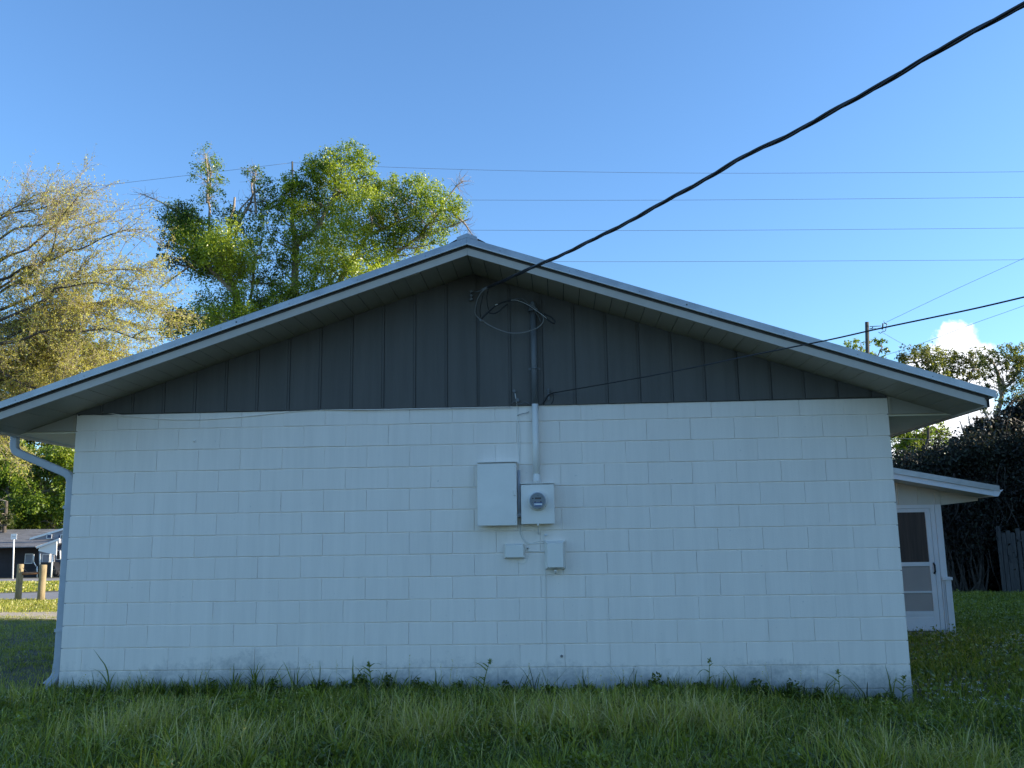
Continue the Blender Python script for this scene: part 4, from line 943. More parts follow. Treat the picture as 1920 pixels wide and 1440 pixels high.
tree('leaning_oak', tuple(at(1830, 1030, 36)), 'pale-trunked oak with airy canopy at the right edge of the sky', [(1855, 665, 16, .6), (1850, 685, 16, .45), (1870, 680, 14, .4, .6), (1895, 660, 18, .65), (1915, 665, 20, .6), (1890, 685, 18, .5, .7), (1912, 690, 20, .45), (1935, 680, 24, .5), (1880, 705, 14, .4, .6), (1905, 712, 18, .45, .7), (1930, 720, 20, .5), (1850, 705, 12, .3, .6), (1875, 728, 16, .6, .8), (1900, 738, 16, .5, .6), (1925, 750, 20, .6, .6), (1845, 722, 10, .4, .6), (1950, 740, 26, .5, .7), (1878, 752, 14, .6, .5), (1905, 770, 16, .6, .4), (1862, 775, 14, .5, .4), (1940, 790, 20, .6, .4)],
     [([(1845, 1030), (1858, 860), (1868, 780), (1878, 740), (1872, 700), (1860, 675)], .17, .05), ([(1878, 740), (1900, 710), (1915, 680)], .09, .03), ([(1868, 790), (1895, 755), (1925, 735)], .07, .03)], .12, 'leaf_oak', 36, bark='bark', twk=8,
     bare=[([(1850, 880), (1862, 830), (1900, 790)], 40, .8), ([(1855, 860), (1835, 820), (1850, 780)], 40, .7), ([(1880, 880), (1885, 830), (1910, 770)], 40, .8), ([(1800, 880), (1812, 830), (1800, 790)], 26, .6), ([(1860, 800), (1840, 760), (1850, 720)], 22, .6), ([(1830, 870), (1825, 820), (1815, 780)], 30, .6)])
tree('young_oak', tuple(at(1720, 1010, 40)), 'sunlit yellow-green tree seen below the right eave above the hedge', rclumps(1672, 1762, 808, 880, 34, 15, .75, .8) + [(1752, 800, 16, .85), (1765, 815, 14, .85), (1770, 840, 12, .8), (1735, 800, 14, .6)],
     [([(1738, 1010), (1738, 870), (1732, 820)], .16, .06), ([(1700, 1010), (1702, 880), (1700, 830)], .12, .05)], .13, 'leaf_lime', 40, bark='barkd', twk=4)
tree('distant_tree_top', tuple(at(1630, 980, 62)), 'small leafy tree top showing over roof edge beside the utility pole', [(1595, 650, 14, .7, .8), (1612, 642, 10, .7, .7), (1590, 662, 14, .7), (1640, 645, 12, .6, .6), (1655, 640, 8, .5, .7), (1640, 662, 12, .7, .7), (1650, 672, 10, .6, .7), (1610, 665, 14, .7), (1660, 655, 8, .6, .6), (1575, 670, 12, .6)],
     [([(1618, 980), (1618, 720), (1615, 665)], .2, .06), ([(1618, 720), (1645, 670), (1655, 650)], .08, .03)], .2, 'leaf_lime', 62, bark='barkd', twk=3)

# unseen trees outside the right of the picture, added and sized to keep the yard in shade
for k, (x, y, h, r) in enumerate([(23, -13, 11.5, 3.6), (22.5, -8, 12, 3.6), (22, -3.8, 11.5, 3.2), (22.5, -1.1, 12, 2.0), (22.8, .5, 11.5, 1.0), (22, 2.6, 6.6, 2.0), (22.3, 5.2, 6.8, 2.2), (22.5, 8.0, 6.8, 2.3), (23, 11.0, 6.6, 2.4), (23.5, 14.2, 6.4, 2.4), (25, 17.5, 6.2, 2.6), (27, 21.5, 6.0, 2.6)]):
    t = thing('unseen_shade_tree', (x, y, -.3), 'unseen dense evergreen added beyond the right side of the yard for shade', 'tree', 'unseen trees added to shade the yard from the right')
    C = []
    for i in range(36 if h > 8 else 46):
        a = rng.uniform(0, 6.28); zz = rng.uniform(.8, h - 1.0); rr = r * (.75 + .25 * math.sin(zz / h * 3.14)) * math.sqrt(rng.random()) * .8
        C.append((np.array([x + rr * math.cos(a), y + rr * math.sin(a), zz]), np.array([1.5, 1.5, 1.3]), 185 if h > 8 else 520, .4, .15))
    crown('crown', C, .5, M['leaf_oak'], t, 1.0, .7)
    mb = MB(); mb.tube(wob((x, y, -.4), (x, y, h * .8), 8, .02), [.3, .08], 8, False); lpart('trunk', mb, M['barkd'], t)

# ------------------------------------------------------------------ utility poles and overhead lines
up = thing('utility_pole', tuple(at(1640, 1030, 42)), 'dark wooden utility pole with side bracket behind the right roof slope', 'utility pole')
mb = MB(); a, b = at(1634, 1035, 42), at(1625.5, 604, 42); mb.tube([a, (a + b) / 2, b], [.16, .105], 12); lpart('shaft', mb, M['pole'], up)
q = lambda u, v, y=42: at(1600 + u / 14.4, 580 + v / 14.4, y)
mb = MB(); mb.tube([q(440, 465), q(740, 450)], .022, 6); mb.tube([q(440, 530), q(500, 520), q(530, 480)], .03, 6); mb.add([], []); lpart('bracket', mb, M['iron'], up)
mb = MB(); mb.tube([q(800, 380), q(795, 440), q(780, 540)], .045, 8); mb.tube([q(830, 300), q(832, 370)], .015, 6); lpart('insulator', mb, M['iron'], up)
mb = MB(); mb.tube([q(830, 370), q(890, 385), q(915, 420)], .03, 6); mb.tube([q(905, 430), q(885, 500), q(870, 580), q(830, 600), q(790, 580)], .02, 6); mb.tube([q(680, 615), q(730, 650), q(790, 600)], .02, 6); mb.tube([q(500, 540), q(560, 510), q(640, 525)], .012, 6); lpart('jumper', mb, M['iron'], up)
up2 = thing('utility_pole', tuple(at(552, 1060, 70)), 'thin distant pole tip poking above the large tree crown', 'utility pole')
mb = MB(); a, b = at(556, 1070, 70), at(548, 303, 70); mb.tube([a, (a + b) / 2, b], [.2, .08], 10); lpart('shaft', mb, M['pole'], up2)
mb = MB(); mb.tube([at(544, 320, 70), at(552, 320, 70)], .06, 6); lpart('crossarm', mb, M['pole'], up2)
def line(pix, y, r, label, n=4, m='wire'):
    pts = [at(u, v, y if np.isscalar(y) else np.interp(u, *y)) for u, v in pix]
    return cable('overhead_wire', pts, r, M[m], label, 'wire', n)
line([(-200, 395), (0, 370), (300, 335), (548, 305)], 70, .017, 'thin overhead wire rising from the left edge to the distant pole tip')
line([(548, 305), (720, 313), (960, 320), (1300, 324.5), (1600, 324), (1920, 322), (2200, 317)], 70, .016, 'uppermost of the four thin level wires crossing the sky at right')
line([(-200, 440), (100, 408), (300, 388), (548, 372), (880, 375), (1300, 375), (1920, 370), (2200, 367)], 70, .016, 'second from top of the four level wires crossing the sky')
line([(400, 428), (880, 431.5), (1300, 432), (1920, 427.5), (2200, 424)], 70, .016, 'third from top of the four level wires crossing the sky')
line([(500, 488), (1040, 490.5), (1400, 490), (1920, 487), (2200, 484)], 70, .016, 'lowest of the four level wires meeting the right roof slope')
line([(1662, 604), (1780, 548), (1920, 484), (2100, 400)], 42, .010, 'thin wire climbing right from the bracket of the near utility pole')
line([(1652, 622), (1680, 638), (1704, 652), (1760, 690)], 42, .010, 'thin wire dropping right from utility pole into the oak')
line([(1640, 672), (1725, 645), (1830, 605), (1920, 573), (2100, 505)], 50, .012, 'thin grey wire crossing in front of the white cloud')
line([(1676, 822), (1740, 824), (1800, 828), (1860, 832), (1920, 835), (2050, 841)], 26, .010, 'low level grey wire above the hedge under the right eave')

# ------------------------------------------------------------------ left far: barrier, sign, house across the street
gz = lambda x, y: float(gh(x, y))
ba = thing('wooden_barrier', (-9.2, 15.0, 0), 'two round timber posts joined by brown rail at the driveway edge', 'barrier')
p1, p2 = at(33, 1133, 15.0), at(76, 1133, 15.0)
for p, r in ((p1, .082), (p2, .092)):
    mb = MB(); zt = .94 if p is p1 else .915
    mb.lathe((p[0], p[1], 0), [(-.2, r * 1.04), (.3, r), (.7, r * .98), (zt - .015, r * .97), (zt, r * .88)], 16, 'z'); lpart('post', mb, M['wood'], ba)
mb = MB(); mb.tube([(p1[0], 15.0, .69), (p2[0], 15.0, .71)], .034, 8); lpart('rail', mb, M['rail'], ba)
mb = MB(); mb.tube([(p1[0] + .09, 14.93, .85), (p1[0] + .25, 14.95, .72)], .006, 4); lpart('tie_wire', mb, M['iron'], ba)
sg = thing('street_sign', tuple(at(24, 1080, 58)), 'small white square sign on slim white post across the street', 'sign')
a, b = at(24, 1085, 58), at(26, 1012, 58); a[2] = gz(a[0], a[1]) - .1
mb = MB(); mb.tube([a, b + [0, 0, .2]], .05, 8); lpart('pole', mb, M['far_white'], sg)
mb = MB(); c_ = at(26, 1006, 57.8); mb.box(c_[0] - .23, c_[0] + .23, c_[1] - .01, c_[1] + .01, c_[2] - .22, c_[2] + .2, .008); lpart('sign_plate', mb, M['far_white'], sg)
mb = MB()
for dx in (-.10, -.05, 0, .06, .10): mb.box(c_[0] + dx - .012, c_[0] + dx + .012, c_[1] - .014, c_[1] - .0105, c_[2] - .04, c_[2] + .05)
lpart('lettering', mb, M['fascia'], sg)
HY = 68
fh = thing('far_house', tuple(at(60, 1083, HY)), 'low grey house across the street with white trimmed gables and carport', 'house')
def P(u, v, y=HY): return at(u, v, y)
fz = lambda u, v, y=HY: at(u, v, y)
def slab(name, corners, th, m):
    b = [np.array(c) for c in corners]; mb = MB(); mb.hexa([c - [0, 0, th] for c in b], b); return lpart(name, mb, m, fh)
cr = lambda u, v: (u / 9.6, 960 + v / 9.6)        # coordinates read off an enlargement
gzz = gz(-38, HY)
# main wall, the shade under the roof put into its dark colour
def wallpoly(name, pix, y0, y1, m):
    pts = [at(*cr(*q_), y0) for q_ in pix]; mb = MB()
    mb.prism([(p[0], p[2]) for p in pts], y0, y1); return lpart(name, mb, m, fh)
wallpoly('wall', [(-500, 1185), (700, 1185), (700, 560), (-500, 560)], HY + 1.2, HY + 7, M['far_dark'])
wallpoly('wall', [(700, 1185), (900, 1185), (900, 640), (1060, 560), (1060, 480), (700, 640)], HY + .8, HY + 6, M['far_wall'])
wallpoly('gable_wall', [(560, 500), (1150, 500), (1150, 310), (860, 400)], HY + 2.2, HY + 7, M['far_wall'])
wallpoly('wall', [(960, 1170), (1300, 1170), (1300, 420), (1060, 420), (1010, 700), (960, 860)], HY + 1.6, HY + 7, M['far_blue'])
# roof sheets facing the street
def roofquad(name, q4, m):     # (u,v,y) corners
    b = [at(*cr(u, v), y) for u, v, y in q4]; mb = MB(); mb.hexa([c - [0, 0, .08] for c in b], b); return lpart(name, mb, m, fh)
roofquad('roof', [(-700, 640, HY - .5), (640, 620, HY - .5), (1010, 490, HY + 2.2), (-700, 500, HY + 2.2)], M['far_roof'])
roofquad('roof', [(-700, 500, HY + 2.25), (560, 495, HY + 2.25), (1140, 306, HY + 5), (-700, 320, HY + 5)], M['far_roof'])
# white rake boards
for a_, b_ in (((540, 485), (1150, 305)), ((660, 640), (1070, 490))):
    p, q2 = at(*cr(*a_), HY - .6 if a_[0] > 600 else HY + 2.1), at(*cr(*b_), HY - .6 if a_[0] > 600 else HY + 2.1)
    mb = MB(); mb.prism([(p[0], p[2] - .08), (q2[0], q2[2] - .08), (q2[0], q2[2] + .09), (p[0], p[2] + .09)], p[1] - .05, p[1] + .05); lpart('rake_board', mb, M['far_white'], fh)
wallpoly('gable_panel', [(700, 650), (1020, 530), (1010, 780), (960, 760), (860, 740), (690, 700)], HY - .4, HY - .3, M['far_white'])
for (u0, v0, u1, v1, rr) in ((720, 750, 720, 960, .06), (948, 770, 918, 1180, .07), (610, 760, 605, 900, .035), (605, 900, 650, 975, .035), (668, 980, 668, 1180, .04), (1020, 540, 1010, 780, .05), (1085, 700, 1085, 850, .05)):
    mb = MB(); mb.tube([at(*cr(u0, v0), HY - .2), at(*cr(u1, v1), HY - .2)], rr, 6); lpart('carport_post', mb, M['far_white'], fh)
def fwin(u0, v0, u1, v1, y, mg='far_glass', nb=1):
    a_, b_ = at(*cr(u0, v1), y), at(*cr(u1, v0), y); mb = MB(); t_ = .05
    mb.box(a_[0] - t_, b_[0] + t_, y - .05, y - .01, a_[2] - t_, a_[2]); mb.box(a_[0] - t_, b_[0] + t_, y - .05, y - .01, b_[2], b_[2] + t_)
    mb.box(a_[0] - t_, a_[0], y - .05, y - .01, a_[2], b_[2]); mb.box(b_[0], b_[0] + t_, y - .05, y - .01, a_[2], b_[2])
    w_ = lpart('window', mb, M['far_white'], fh)
    mb = MB(); mb.box(a_[0], b_[0], y - .03, y - .02, a_[2], b_[2]); o_ = np.array(fh.location); mb.v = [tuple(np.array(p) - o_) for p in mb.v]
    g_ = bpy.data.objects.new('pane', mb.mesh('pane', M[mg])); COL.objects.link(g_); g_.parent = w_
fwin(455, 760, 590, 920, HY + 1.2, 'far_wall'); fwin(765, 770, 890, 950, HY + .6, 'far_wall')
fwin(1095, 415, 1130, 550, HY + 1.5, 'far_glass'); fwin(1020, 700, 1085, 850, HY + 1.5, 'far_dark'); fwin(850, 410, 930, 470, HY + 2.1, 'far_blue')
# dark parked car under the carport, mostly hidden
cr_car = thing('parked_car', tuple(at(88, 1083, HY + .2)), 'dark car parked under the far carport behind the right post', 'car')
c0 = at(*cr(700, 1170), HY); c1 = at(*cr(905, 1040), HY); Lx = 1.9; cx_ = (c0[0] + c1[0]) / 2; zb = c0[2]
mb = MB(); mb.prism([(cx_ - .95, zb + .2), (cx_ + .9, zb + .2), (cx_ + .95, zb + .55), (cx_ + .8, zb + .8), (cx_ + .5, zb + 1.2), (cx_ - .5, zb + 1.22), (cx_ - .85, zb + .8), (cx_ - .97, zb + .6)], HY + .1, HY + 4.2); lpart('body', mb, M['black'], cr_car)
for sx in (-.72, .72):
    mb = MB(); mb.lathe((cx_ + sx, HY + .5, zb + .28), [(-.1, .28), (.1, .28)], 14); lpart('wheel', mb, M['dark'], cr_car)
    mb = MB(); mb.box(cx_ + sx - .12, cx_ + sx + .12, HY + .07, HY + .099, zb + .55, zb + .66); lpart('headlight', mb, M['far_glass'], cr_car)

# ------------------------------------------------------------------ grass and weeds
def vnoise(x, y, s, seed=0):
    r = np.random.default_rng(seed); v = 0; a = 1; tot = 0
    for o_ in range(4):
        th = r.uniform(0, 6.28, 3); ph = r.uniform(0, 6.28, 3)
        v = v + a * sum(np.sin((x * np.cos(t) + y * np.sin(t)) * s + p) for t, p in zip(th, ph)) / 3; tot += a; a *= .6; s *= 1.9
    return v / tot
def blades(px, py, H, wid, lean, tone, name, m, kind=True, curve=None, fall=1.0):
    n = len(px); z = gh(px, py) - .01; a = rng.uniform(0, 2 * math.pi, n); 
    dx, dy = np.cos(a), np.sin(a); sx, sy = -dy, dx
    if lean.ndim == 2: dx, dy, l_ = lean[:, 0], lean[:, 1], lean[:, 2]; nn = np.maximum(np.hypot(dx, dy), 1e-6); dx, dy = dx / nn, dy / nn; tw = rng.normal(0, .9, n); sx, sy = -np.sin(np.arctan2(dy, dx) + tw), np.cos(np.arctan2(dy, dx) + tw)
    else: l_ = lean
    lv = []
    for t, ww in ((0, 1), (.4, .9), (.75, .6), (1, 0)):
        off_ = l_ * H * t ** 1.9; zz = z + H * (t - .5 * l_ * l_ * fall * t ** 2.4)
        cx, cy = px + dx * off_, py + dy * off_
        if ww: lv += [np.stack([cx - sx * wid * ww * .5, cy - sy * wid * ww * .5, zz], 1), np.stack([cx + sx * wid * ww * .5, cy + sy * wid * ww * .5, zz], 1)]
        else: lv += [np.stack([cx, cy, zz], 1)]
    V = np.stack(lv, 1).reshape(-1, 3); o_ = (np.arange(n) * 7)[:, None]
    Fq = np.concatenate([o_ + [0, 1, 3, 2], o_ + [2, 3, 5, 4], o_ + [4, 5, 6, 6]])
    Fq = Fq.reshape(-1, 4); q3 = Fq[2 * n:, :3]; q4 = Fq[:2 * n]
    me = bpy.data.meshes.new(name); me.vertices.add(len(V)); me.vertices.foreach_set('co', V.astype(np.float32).ravel())
    li = np.concatenate([q4.ravel(), q3.ravel()]).astype(np.int32); me.loops.add(len(li)); me.loops.foreach_set('vertex_index', li)
    ls = np.concatenate([np.arange(len(q4)) * 4, len(q4) * 4 + np.arange(len(q3)) * 3]).astype(np.int32)
    me.polygons.add(len(ls)); me.polygons.foreach_set('loop_start', ls); me.polygons.foreach_set('loop_total', np.concatenate([np.full(len(q4), 4), np.full(len(q3), 3)]).astype(np.int32))
    at_ = me.attributes.new('tone', 'FLOAT', 'POINT'); tt = np.repeat(tone, 7) + np.tile([-.06, -.06, 0, 0, .04, .04, .08], n); at_.data.foreach_set('value', np.clip(tt, 0, 1).astype(np.float32))
    me.update(calc_edges=True); me.materials.append(m)
    o = bpy.data.objects.new(name, me); COL.objects.link(o)
    if kind: tag(o, kind='stuff')
    return o
def tufts(x0, x1, y0, y1, nt, per, Hf, wid, tonef, name, label, rad=.05, lean=(.15, .75), reject=None):
    tx, ty = rng.uniform(x0, x1, nt), rng.uniform(y0, y1, nt)
    if reject is not None: k_ = ~reject(tx, ty); tx, ty = tx[k_], ty[k_]
    nt = len(tx); h = Hf(tx, ty) * rng.uniform(.65, 1.25, nt); tn = tonef(tx, ty) + rng.normal(0, .07, nt)
    X_, Y_ = np.repeat(tx, per), np.repeat(ty, per); H_ = np.repeat(h, per) * rng.uniform(.5, 1.15, nt * per); T_ = np.repeat(tn, per) + rng.normal(0, .16, nt * per)
    ox, oy = rng.normal(0, rad, nt * per), rng.normal(0, rad, nt * per)
    ln = np.stack([ox + rng.normal(0, rad * .6, nt * per), oy + rng.normal(0, rad * .6, nt * per), rng.uniform(*lean, nt * per)], 1)
    o = blades(X_ + ox, Y_ + oy, H_, wid * rng.uniform(.6, 1.4, nt * per), ln, T_, name, M['grass'])
    return tag(o, label, 'grass')
inhouse = lambda x, y: ((x > -.03) & (x < W + .03) & (y > -.015)) | ((x > W) & (x < 10.75) & (y > PY - .15) & (y < 9.8))
near = lambda x, y: np.exp(-np.clip(-y, 0, 9) / .35)
Hfront = lambda x, y: (.115 + .10 * vnoise(x, y, 2.3, 3)).clip(.035, 1) * (1 - .6 * near(x, y)) * np.where(y > 0, .6, 1)
Tfront = lambda x, y: .32 + .24 * vnoise(x, y, 1.1, 5) + .16 * vnoise(x, y, 4, 9)
tufts(-2.6, 10.4, -4.2, -.01, 8200, 14, Hfront, .0065, Tfront, 'yard_grass', 'rank green grass and weeds growing across the yard in front of the wall', .055, (.2, 1.15))
tufts(-2.6, 10.4, -4.2, -.03, 2600, 9, lambda x, y: (.19 + .15 * vnoise(x, y, 2.1, 13)).clip(.05, 1) * (1 - .6 * near(x, y)), .008, lambda x, y: .42 + .30 * vnoise(x, y, 1.7, 15), 'long_grass', 'longer arching grass blades standing out of the front yard', .03, (.2, .95))
tufts(7.75, 19, 0, 18.6, 15000, 9, lambda x, y: .13 + .06 * vnoise(x, y, 1.2, 23), .011, lambda x, y: .34 + .14 * vnoise(x, y, .9, 25), 'side_yard_grass', 'weedy grass in the side yard between house and hedge', .09, reject=inhouse)
tufts(-7, -.05, 0, 9.2, 9000, 9, lambda x, y: .055 + .015 * vnoise(x, y, 2, 33), .006, lambda x, y: .36 + .1 * vnoise(x, y, 1.5, 35), 'side_lawn', 'short mown lawn in shade left of the house', .05)
onsand = lambda x, y: ((y > 9.05 + rng.normal(0, .12, len(x))) & (y < 10.75 + rng.normal(0, .12, len(x)))) & (rng.random(len(x)) > .05)
tufts(-16, -3, 9, 16.2, 13000, 7, lambda x, y: .07 + .02 * vnoise(x, y, 2, 43), .013, lambda x, y: .52 + .14 * vnoise(x, y, 1.1, 45), 'sunny_lawn', 'sunlit lawn around the timber barrier posts', .08, reject=lambda x, y: onsand(x, y) | (y > 15.25))
tufts(-50, -9, 19, 45, 16000, 6, lambda x, y: .10 + .02 * vnoise(x, y, 1, 53), .05, lambda x, y: .50 + .14 * vnoise(x, y, .4, 55), 'roadside_grass', 'grass verge between the driveway and the street', .2, reject=lambda x, y: y < 24 + (x + 11.5) * .35)

# broadleaf ground cover between the grass
n = 52000; x, y = rng.uniform(-2.6, 10.4, n), rng.uniform(-4.2, -.02, n); h = np.abs(rng.normal(0, .045, n)) * (1 + vnoise(x, y, 2.5, 61)) * (1 - .85 * near(x, y))
c = np.stack([x, y, gh(x, y) + .008 + h], 1); V_, F_, t_ = leaf_quads(c, .026, .26 + .16 * vnoise(x, y, 1.6, 63) + rng.normal(0, .09, n), .75, 0)
o = link('ground_cover', npmesh('ground_cover', V_, F_, M['grass'], t_)); tag(o, 'low broadleaf weeds and clover filling between the front grass', 'ground cover', kind='stuff')
n = 42000; x, y = rng.uniform(7.75, 17.5, n), rng.uniform(-.5, 16, n); k_ = ~inhouse(x, y); x, y = x[k_], y[k_]; n = len(x)
c = np.stack([x, y, gh(x, y) + .01 + np.abs(rng.normal(0, .07, n))], 1); V_, F_, t_ = leaf_quads(c, .045, .30 + .16 * vnoise(x, y, 1.1, 67) + rng.normal(0, .09, n), .7, 0)
o = link('ground_cover', npmesh('ground_cover', V_, F_, M['grass'], t_)); tag(o, 'low weeds covering the side yard right of the wall corner', 'ground cover', kind='stuff')
# small white flower heads
def flowers(name, x0, x1, y0, y1, n, seed, thr, hgt, sz, label):
    x, y = rng.uniform(x0, x1, n), rng.uniform(y0, y1, n); k_ = (vnoise(x, y, 1.6, seed) > thr) & ~inhouse(x, y); x, y = x[k_], y[k_]; n = len(x)
    h = hgt * rng.uniform(.6, 1.2, n); c = np.stack([x, y, gh(x, y) + h], 1); c = np.repeat(c, 5, 0) + rng.normal(0, sz * .9, (n * 5, 3)) * [1, 1, .5]
    V_, F_, t_ = leaf_quads(c, sz, rng.random(len(c)), .8, 0); o = link(name, npmesh(name, V_, F_, M['petal'], t_)); return tag(o, label, 'flowers', kind='stuff')
flowers('white_wildflowers', 7.8, 11.5, -.8, 4.5, 1500, 71, .12, .17, .011, 'tiny white wildflowers sprinkled right of the wall corner')
flowers('white_wildflowers', -1.5, 9.5, -3.6, -1.6, 1300, 77, .42, .17, .007, 'scattered tiny white flower clusters in the front grass')
# pale seed heads on stalks
n = 420; x, y = rng.uniform(-2, 9.8, n), rng.uniform(-3.3, -.6, n); k_ = vnoise(x, y, 1.5, 81) > -.1; x, y = x[k_], y[k_]; n = len(x)
mb_h = rng.uniform(.20, .40, n)
ln = np.stack([rng.normal(0, 1, n), rng.normal(0, 1, n), rng.uniform(.05, .3, n)], 1)
o = blades(x, y, mb_h, np.full(n, .0035), ln, np.full(n, .72), 'seed_stalks', M['grass']); tag(o, 'thin pale seed stalks above the front grass', 'grass')
nn = np.maximum(np.hypot(ln[:, 0], ln[:, 1]), 1e-6); top_ = np.stack([x + ln[:, 0] / nn * ln[:, 2] * mb_h * .8, y + ln[:, 1] / nn * ln[:, 2] * mb_h * .8, gh(x, y) + mb_h * .9], 1)
c = np.repeat(top_, 12, 0) + np.stack([rng.normal(0, .004, n * 12), rng.normal(0, .004, n * 12), rng.uniform(-.05, .03, n * 12)], 1)
V_, F_, t_ = leaf_quads(c, .010, rng.normal(.85, .1, len(c)), .6, 0); o = link('seed_heads', npmesh('seed_heads', V_, F_, M['grass'], t_)); tag(o, 'pale yellow grass seed heads above the front yard', 'seed heads', kind='stuff')

# individual weeds standing against the wall
def weed(u, v_top, spec, label, name='weed', y=-.12, kind='blade'):
    b = at(u, 1300, y); b[2] = gz(b[0], y); top_ = at(u, v_top, y); H = top_[2] - b[2]
    t = thing(name, tuple(b), label, 'weed'); mb = MB(); V_ = []; F_ = []; T_ = []
    def blade(p, wd, tone):
        p = np.array(p); k = len(p); s = np.array([1, .25, 0]) * wd / 2; o_ = len(V_)
        for i in range(k):
            f = 1 - (i / (k - 1)) ** 2 * .92; V_.append(p[i] - s * f); V_.append(p[i] + s * f); T_.extend([tone, tone])
        for i in range(k - 1): F_.append((o_ + 2 * i, o_ + 2 * i + 1, o_ + 2 * i + 3, o_ + 2 * i + 2))
    ln_ = rng.normal() * .06
    if kind == 'blade':
        for (dx, hh, bend) in spec:
            tt = np.linspace(0, 1, 9); X_ = dx * tt ** 2.2; Z_ = hh * H * (tt - bend * tt ** 3); blade([(x_, rng.normal() * .01, z_) for x_, z_ in zip(X_, Z_)], .016, .16 + rng.random() * .12)
    else:
        tt = np.linspace(0, 1, 8); st = np.stack([ln_ * tt ** 1.6, 0 * tt, H * tt], 1); blade(st, .012, .2); 
        for i in range(spec):
            f = .25 + .75 * i / spec; f += rng.normal() * .04; a = np.array([ln_ * max(f, 0) ** 1.6, 0, H * f]); sgn = 1 if rng.random() < .5 else -1; l_ = .095 * (1.4 - f * .6) * rng.uniform(.4, 1.4)
            q_ = np.linspace(0, 1, 6); blade([a + np.array([sgn * l_ * s_, rng.normal() * .003, l_ * (1.1 * s_ - (.5 + .9 * (i % 3) / 2) * s_ * s_)]) for s_ in q_], .016, .2 + rng.random() * .1)
        for i in range(14): 
            d = runit(1)[0] * .03; a = np.array([ln_, 0, H]); blade([a, a + d * .6, a + d], .014, .25)
    o = bpy.data.objects.new('leaves', npmesh('leaves', np.array(V_), np.array(F_), M['grass'], np.array(T_))); COL.objects.link(o); o.parent = t
    return t
weed(204, 1205, [(-.17, 1, .12), (-.20, .72, .25), (.05, .5, .1), (-.25, .5, .35), (.16, .3, .4)], 'tallest grass stem arching left near the downspout corner')
weed(152, 1270, [(-.10, 1, .4), (.12, .9, .35), (.03, .7, .1), (-.16, .7, .6)], 'low drooping grass tuft just right of the downspout shoe')
weed(282, 1260, [(-.12, 1, .2), (.06, .6, .3), (.14, .4, .4)], 'thin bent blade leaning left over the third base block')
weed(345, 1258, [(-.06, 1, .15), (.05, .9, .2), (-.12, .6, .5)], 'slender upright grass blade left of the speckled base stain')
weed(437, 1243, [(0, 1, 0), (-.05, .7, .2), (.07, .6, .3), (-.15, .5, .4)], 'straight pointed spike of grass at the left part of wall base')
weed(476, 1231, [(-.06, 1, .25), (.04, .95, .1), (.09, .9, .1), (-.10, .6, .1), (0, .8, 0)], 'clump of tall upright blades in front of the second lowest row at left')
weed(556, 1250, [(.02, 1, 0), (-.06, .6, .2)], 'pair of thin upright blades right of the tall clump')
weed(643, 1258, [(-.06, 1, .3), (.10, .95, .35), (0, .6, .1)], 'forked curved grass tuft beside the long straight spike')
weed(661, 1229, [(0, 1, 0), (.02, .5, .1)], 'single long straight grass spike left of wall middle')
weed(696, 1245, 8, 'leafy stalk with drooping star of leaves on top at wall middle left', 'leafy_weed', kind='stalk')
weed(755, 1258, [(.09, 1, .2), (-.04, .7, .3), (.05, .8, .1)], 'slanting grass blades between the two leafy stalks')
weed(818, 1250, [(-.01, 1, .05), (-.05, .7, .3)], 'thin bent reed below the panel at left')
weed(905, 1240, 5, 'slim stalk with small leaf cluster on top below the breaker panel', 'leafy_weed', kind='stalk')
weed(985, 1262, [(.05, 1, .3), (-.05, .9, .3)], 'short dark curved blades left of the ground wire foot')
weed(1098, 1262, [(-.03, 1, .1), (.08, .8, .2), (-.07, .6, .3)], 'thin blades leaning right of the grey anchor plug')
weed(1190, 1253, [(.03, 1, .05), (-.04, .6, .2)], 'lone slanted grass blade below the stained base at centre right')
weed(1330, 1238, 4, 'tall stalk with dry brown star seed head right of centre', 'leafy_weed', kind='stalk')
weed(1378, 1245, [(-.10, 1, .05), (.03, .85, .2), (.0, .9, .1)], 'broad blade tilting left with curled seed tops')
weed(1462, 1270, [(-.12, 1, .3), (.10, 1, .4), (0, .8, .1)], 'low sedge tuft with flat spreading tops at right')
weed(1545, 1262, [(.12, 1, .15), (.15, .95, .2), (.05, .9, .1), (-.10, .6, .3), (.20, .8, .35)], 'thick sedge clump leaning right near the peeling paint', y=-.2)
weed(1575, 1260, 5, 'sedge stalk with dark bushy seed head near right wall end', 'leafy_weed', kind='stalk')
weed(1672, 1242, [(-.04, 1, .02), (-.01, .8, .1), (.06, .75, .1), (-.10, .6, .2)], 'tall narrow grass blade close to the right wall corner')
weed(1690, 1270, 10, 'bushy leafy weed at the foot of the right wall corner', 'leafy_weed', y=-.2, kind='stalk')
weed(1765, 1245, [(.05, 1, .05), (.22, .6, .3), (-.2, .5, .4), (.12, .7, .2), (-.1, .6, .2), (.3, .5, .4)], 'large grass clump with one tall spike right of wall corner', y=-.3)

tufts(-.1, 8.2, -.22, -.02, 900, 6, lambda x, y: .13 + .09 * vnoise(x, y, 3, 91), .006, lambda x, y: .22 + .1 * vnoise(x, y, 3, 93), 'wall_foot_grass', 'thin dark grass stems growing right against the foot of the wall', .03, (.1, .7))
n = 2600; x, y = rng.uniform(0, 7.9, n), rng.uniform(-.25, -.03, n); k_ = vnoise(x, y * .3, 5, 95) > .15; x, y = x[k_], y[k_]; n = len(x)
c = np.stack([x, y, gh(x, y) + np.abs(rng.normal(0, .035, n))], 1); V_, F_, t_ = leaf_quads(c, .028, .2 + rng.normal(0, .08, n), .8, 0)
o = link('ground_cover', npmesh('ground_cover', V_, F_, M['grass'], t_)); tag(o, 'small round leafed weeds clustered along the foot of the wall', 'ground cover', kind='stuff')

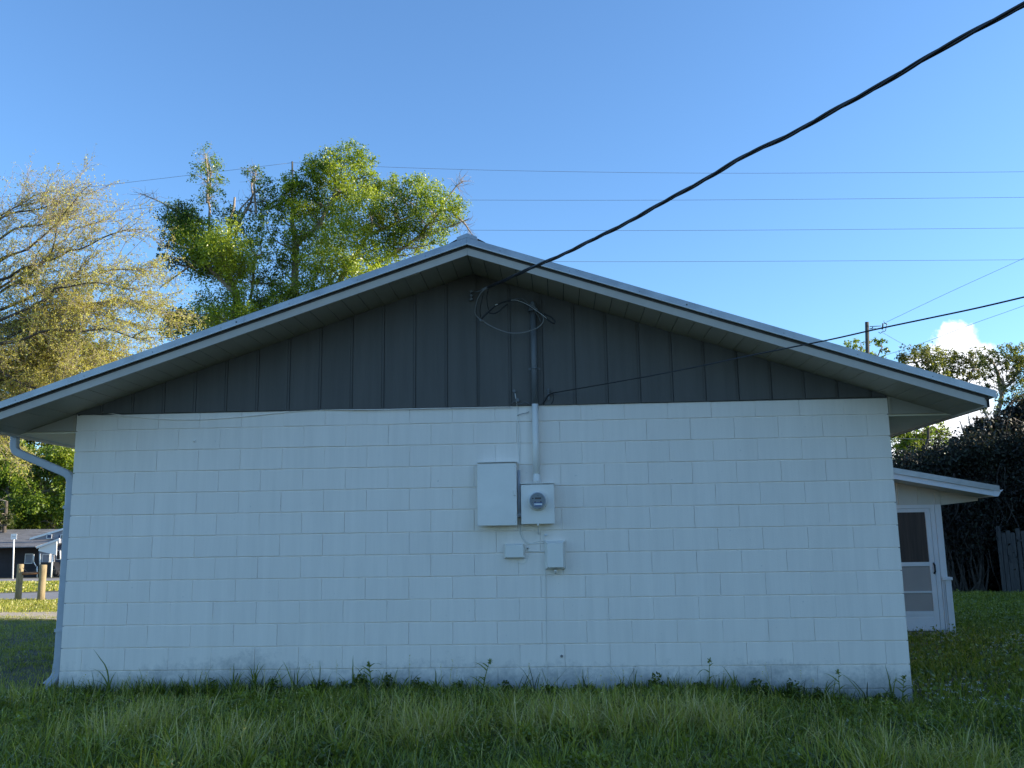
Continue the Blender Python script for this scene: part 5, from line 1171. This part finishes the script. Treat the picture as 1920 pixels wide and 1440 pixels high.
n = 5200; x, y = rng.uniform(-2.5, 10, n), rng.uniform(-3.9, -.15, n); k_ = vnoise(x, y, 2.6, 101) > .05; x, y = x[k_], y[k_]; n = len(x)
ln = np.stack([rng.normal(0, 1, n), rng.normal(0, 1, n), rng.uniform(.3, 1.6, n)], 1)
o = blades(x, y, rng.uniform(.08, .24, n), np.full(n, .0045), ln, rng.uniform(.7, 1.0, n), 'dry_grass', M['grass']); tag(o, 'dry straw coloured stems tangled through the front grass', 'grass')

# patches of grass tinted pale lime, sun flecks put into the blade colour
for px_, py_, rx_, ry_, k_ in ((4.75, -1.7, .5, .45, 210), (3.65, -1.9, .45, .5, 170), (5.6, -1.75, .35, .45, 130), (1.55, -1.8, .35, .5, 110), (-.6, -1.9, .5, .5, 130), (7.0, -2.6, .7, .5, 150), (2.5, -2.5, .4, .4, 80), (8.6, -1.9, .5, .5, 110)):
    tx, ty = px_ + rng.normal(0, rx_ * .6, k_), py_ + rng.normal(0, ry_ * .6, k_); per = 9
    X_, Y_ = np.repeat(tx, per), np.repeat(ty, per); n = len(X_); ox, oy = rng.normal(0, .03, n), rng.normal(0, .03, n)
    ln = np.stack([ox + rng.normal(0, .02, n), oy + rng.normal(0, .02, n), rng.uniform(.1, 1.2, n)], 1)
    o = blades(X_ + ox, Y_ + oy, rng.uniform(.08, .30, n), .007 * rng.uniform(.6, 1.4, n), ln, np.clip(rng.normal(.68, .16, n), 0, 1), 'sun_fleck_grass', M['grass'])
    tag(o, 'patch of front yard grass coloured paler lime green as a sun fleck', 'grass')

# low leafy mounds of weeds: along the wall and scattered through the yard
P_ = []; T_ = []
for i in range(150):
    if i < 34: x0, y0, r0, h0 = rng.uniform(.2, 7.7), -rng.uniform(.06, .22), rng.uniform(.04, .10), rng.uniform(.07, .17)
    else: x0, y0, r0, h0 = rng.uniform(-2.4, 10), -rng.uniform(.4, 3.6), rng.uniform(.05, .16), rng.uniform(.07, .18)
    k_ = int(900 * (r0 + h0) ** 1.0); d = runit(k_); d[:, 2] = np.abs(d[:, 2]); rr = rng.uniform(.5, 1.1, k_)[:, None]
    q = d * rr * [r0, r0 * .8, h0] + [x0, min(y0, -.02 - r0 * .8), float(gh(x0, y0))]; q[:, 1] = np.minimum(q[:, 1], -.02); P_.append(q); T_.append(np.clip(rng.normal(.14 + .36 * rng.random() * (i >= 34), .07, k_), 0, 1))
P_ = np.concatenate(P_); V_, F_, t_ = leaf_quads(P_, .03, np.concatenate(T_), .6, 0)
o = link('leafy_weeds', npmesh('leafy_weeds', V_, F_, M['grass'], t_)); tag(o, 'small leafy weed mounds along the wall foot and through the yard', 'weeds', kind='stuff')
tufts(.1, 7.8, -.20, -.03, 70, 7, lambda x, y: .26 + .12 * vnoise(x, y, 4, 111), .009, lambda x, y: .14 + 0 * x, 'wall_foot_grass', 'taller dark grass tufts standing against the foot of the wall', .02, (.2, 1.0))
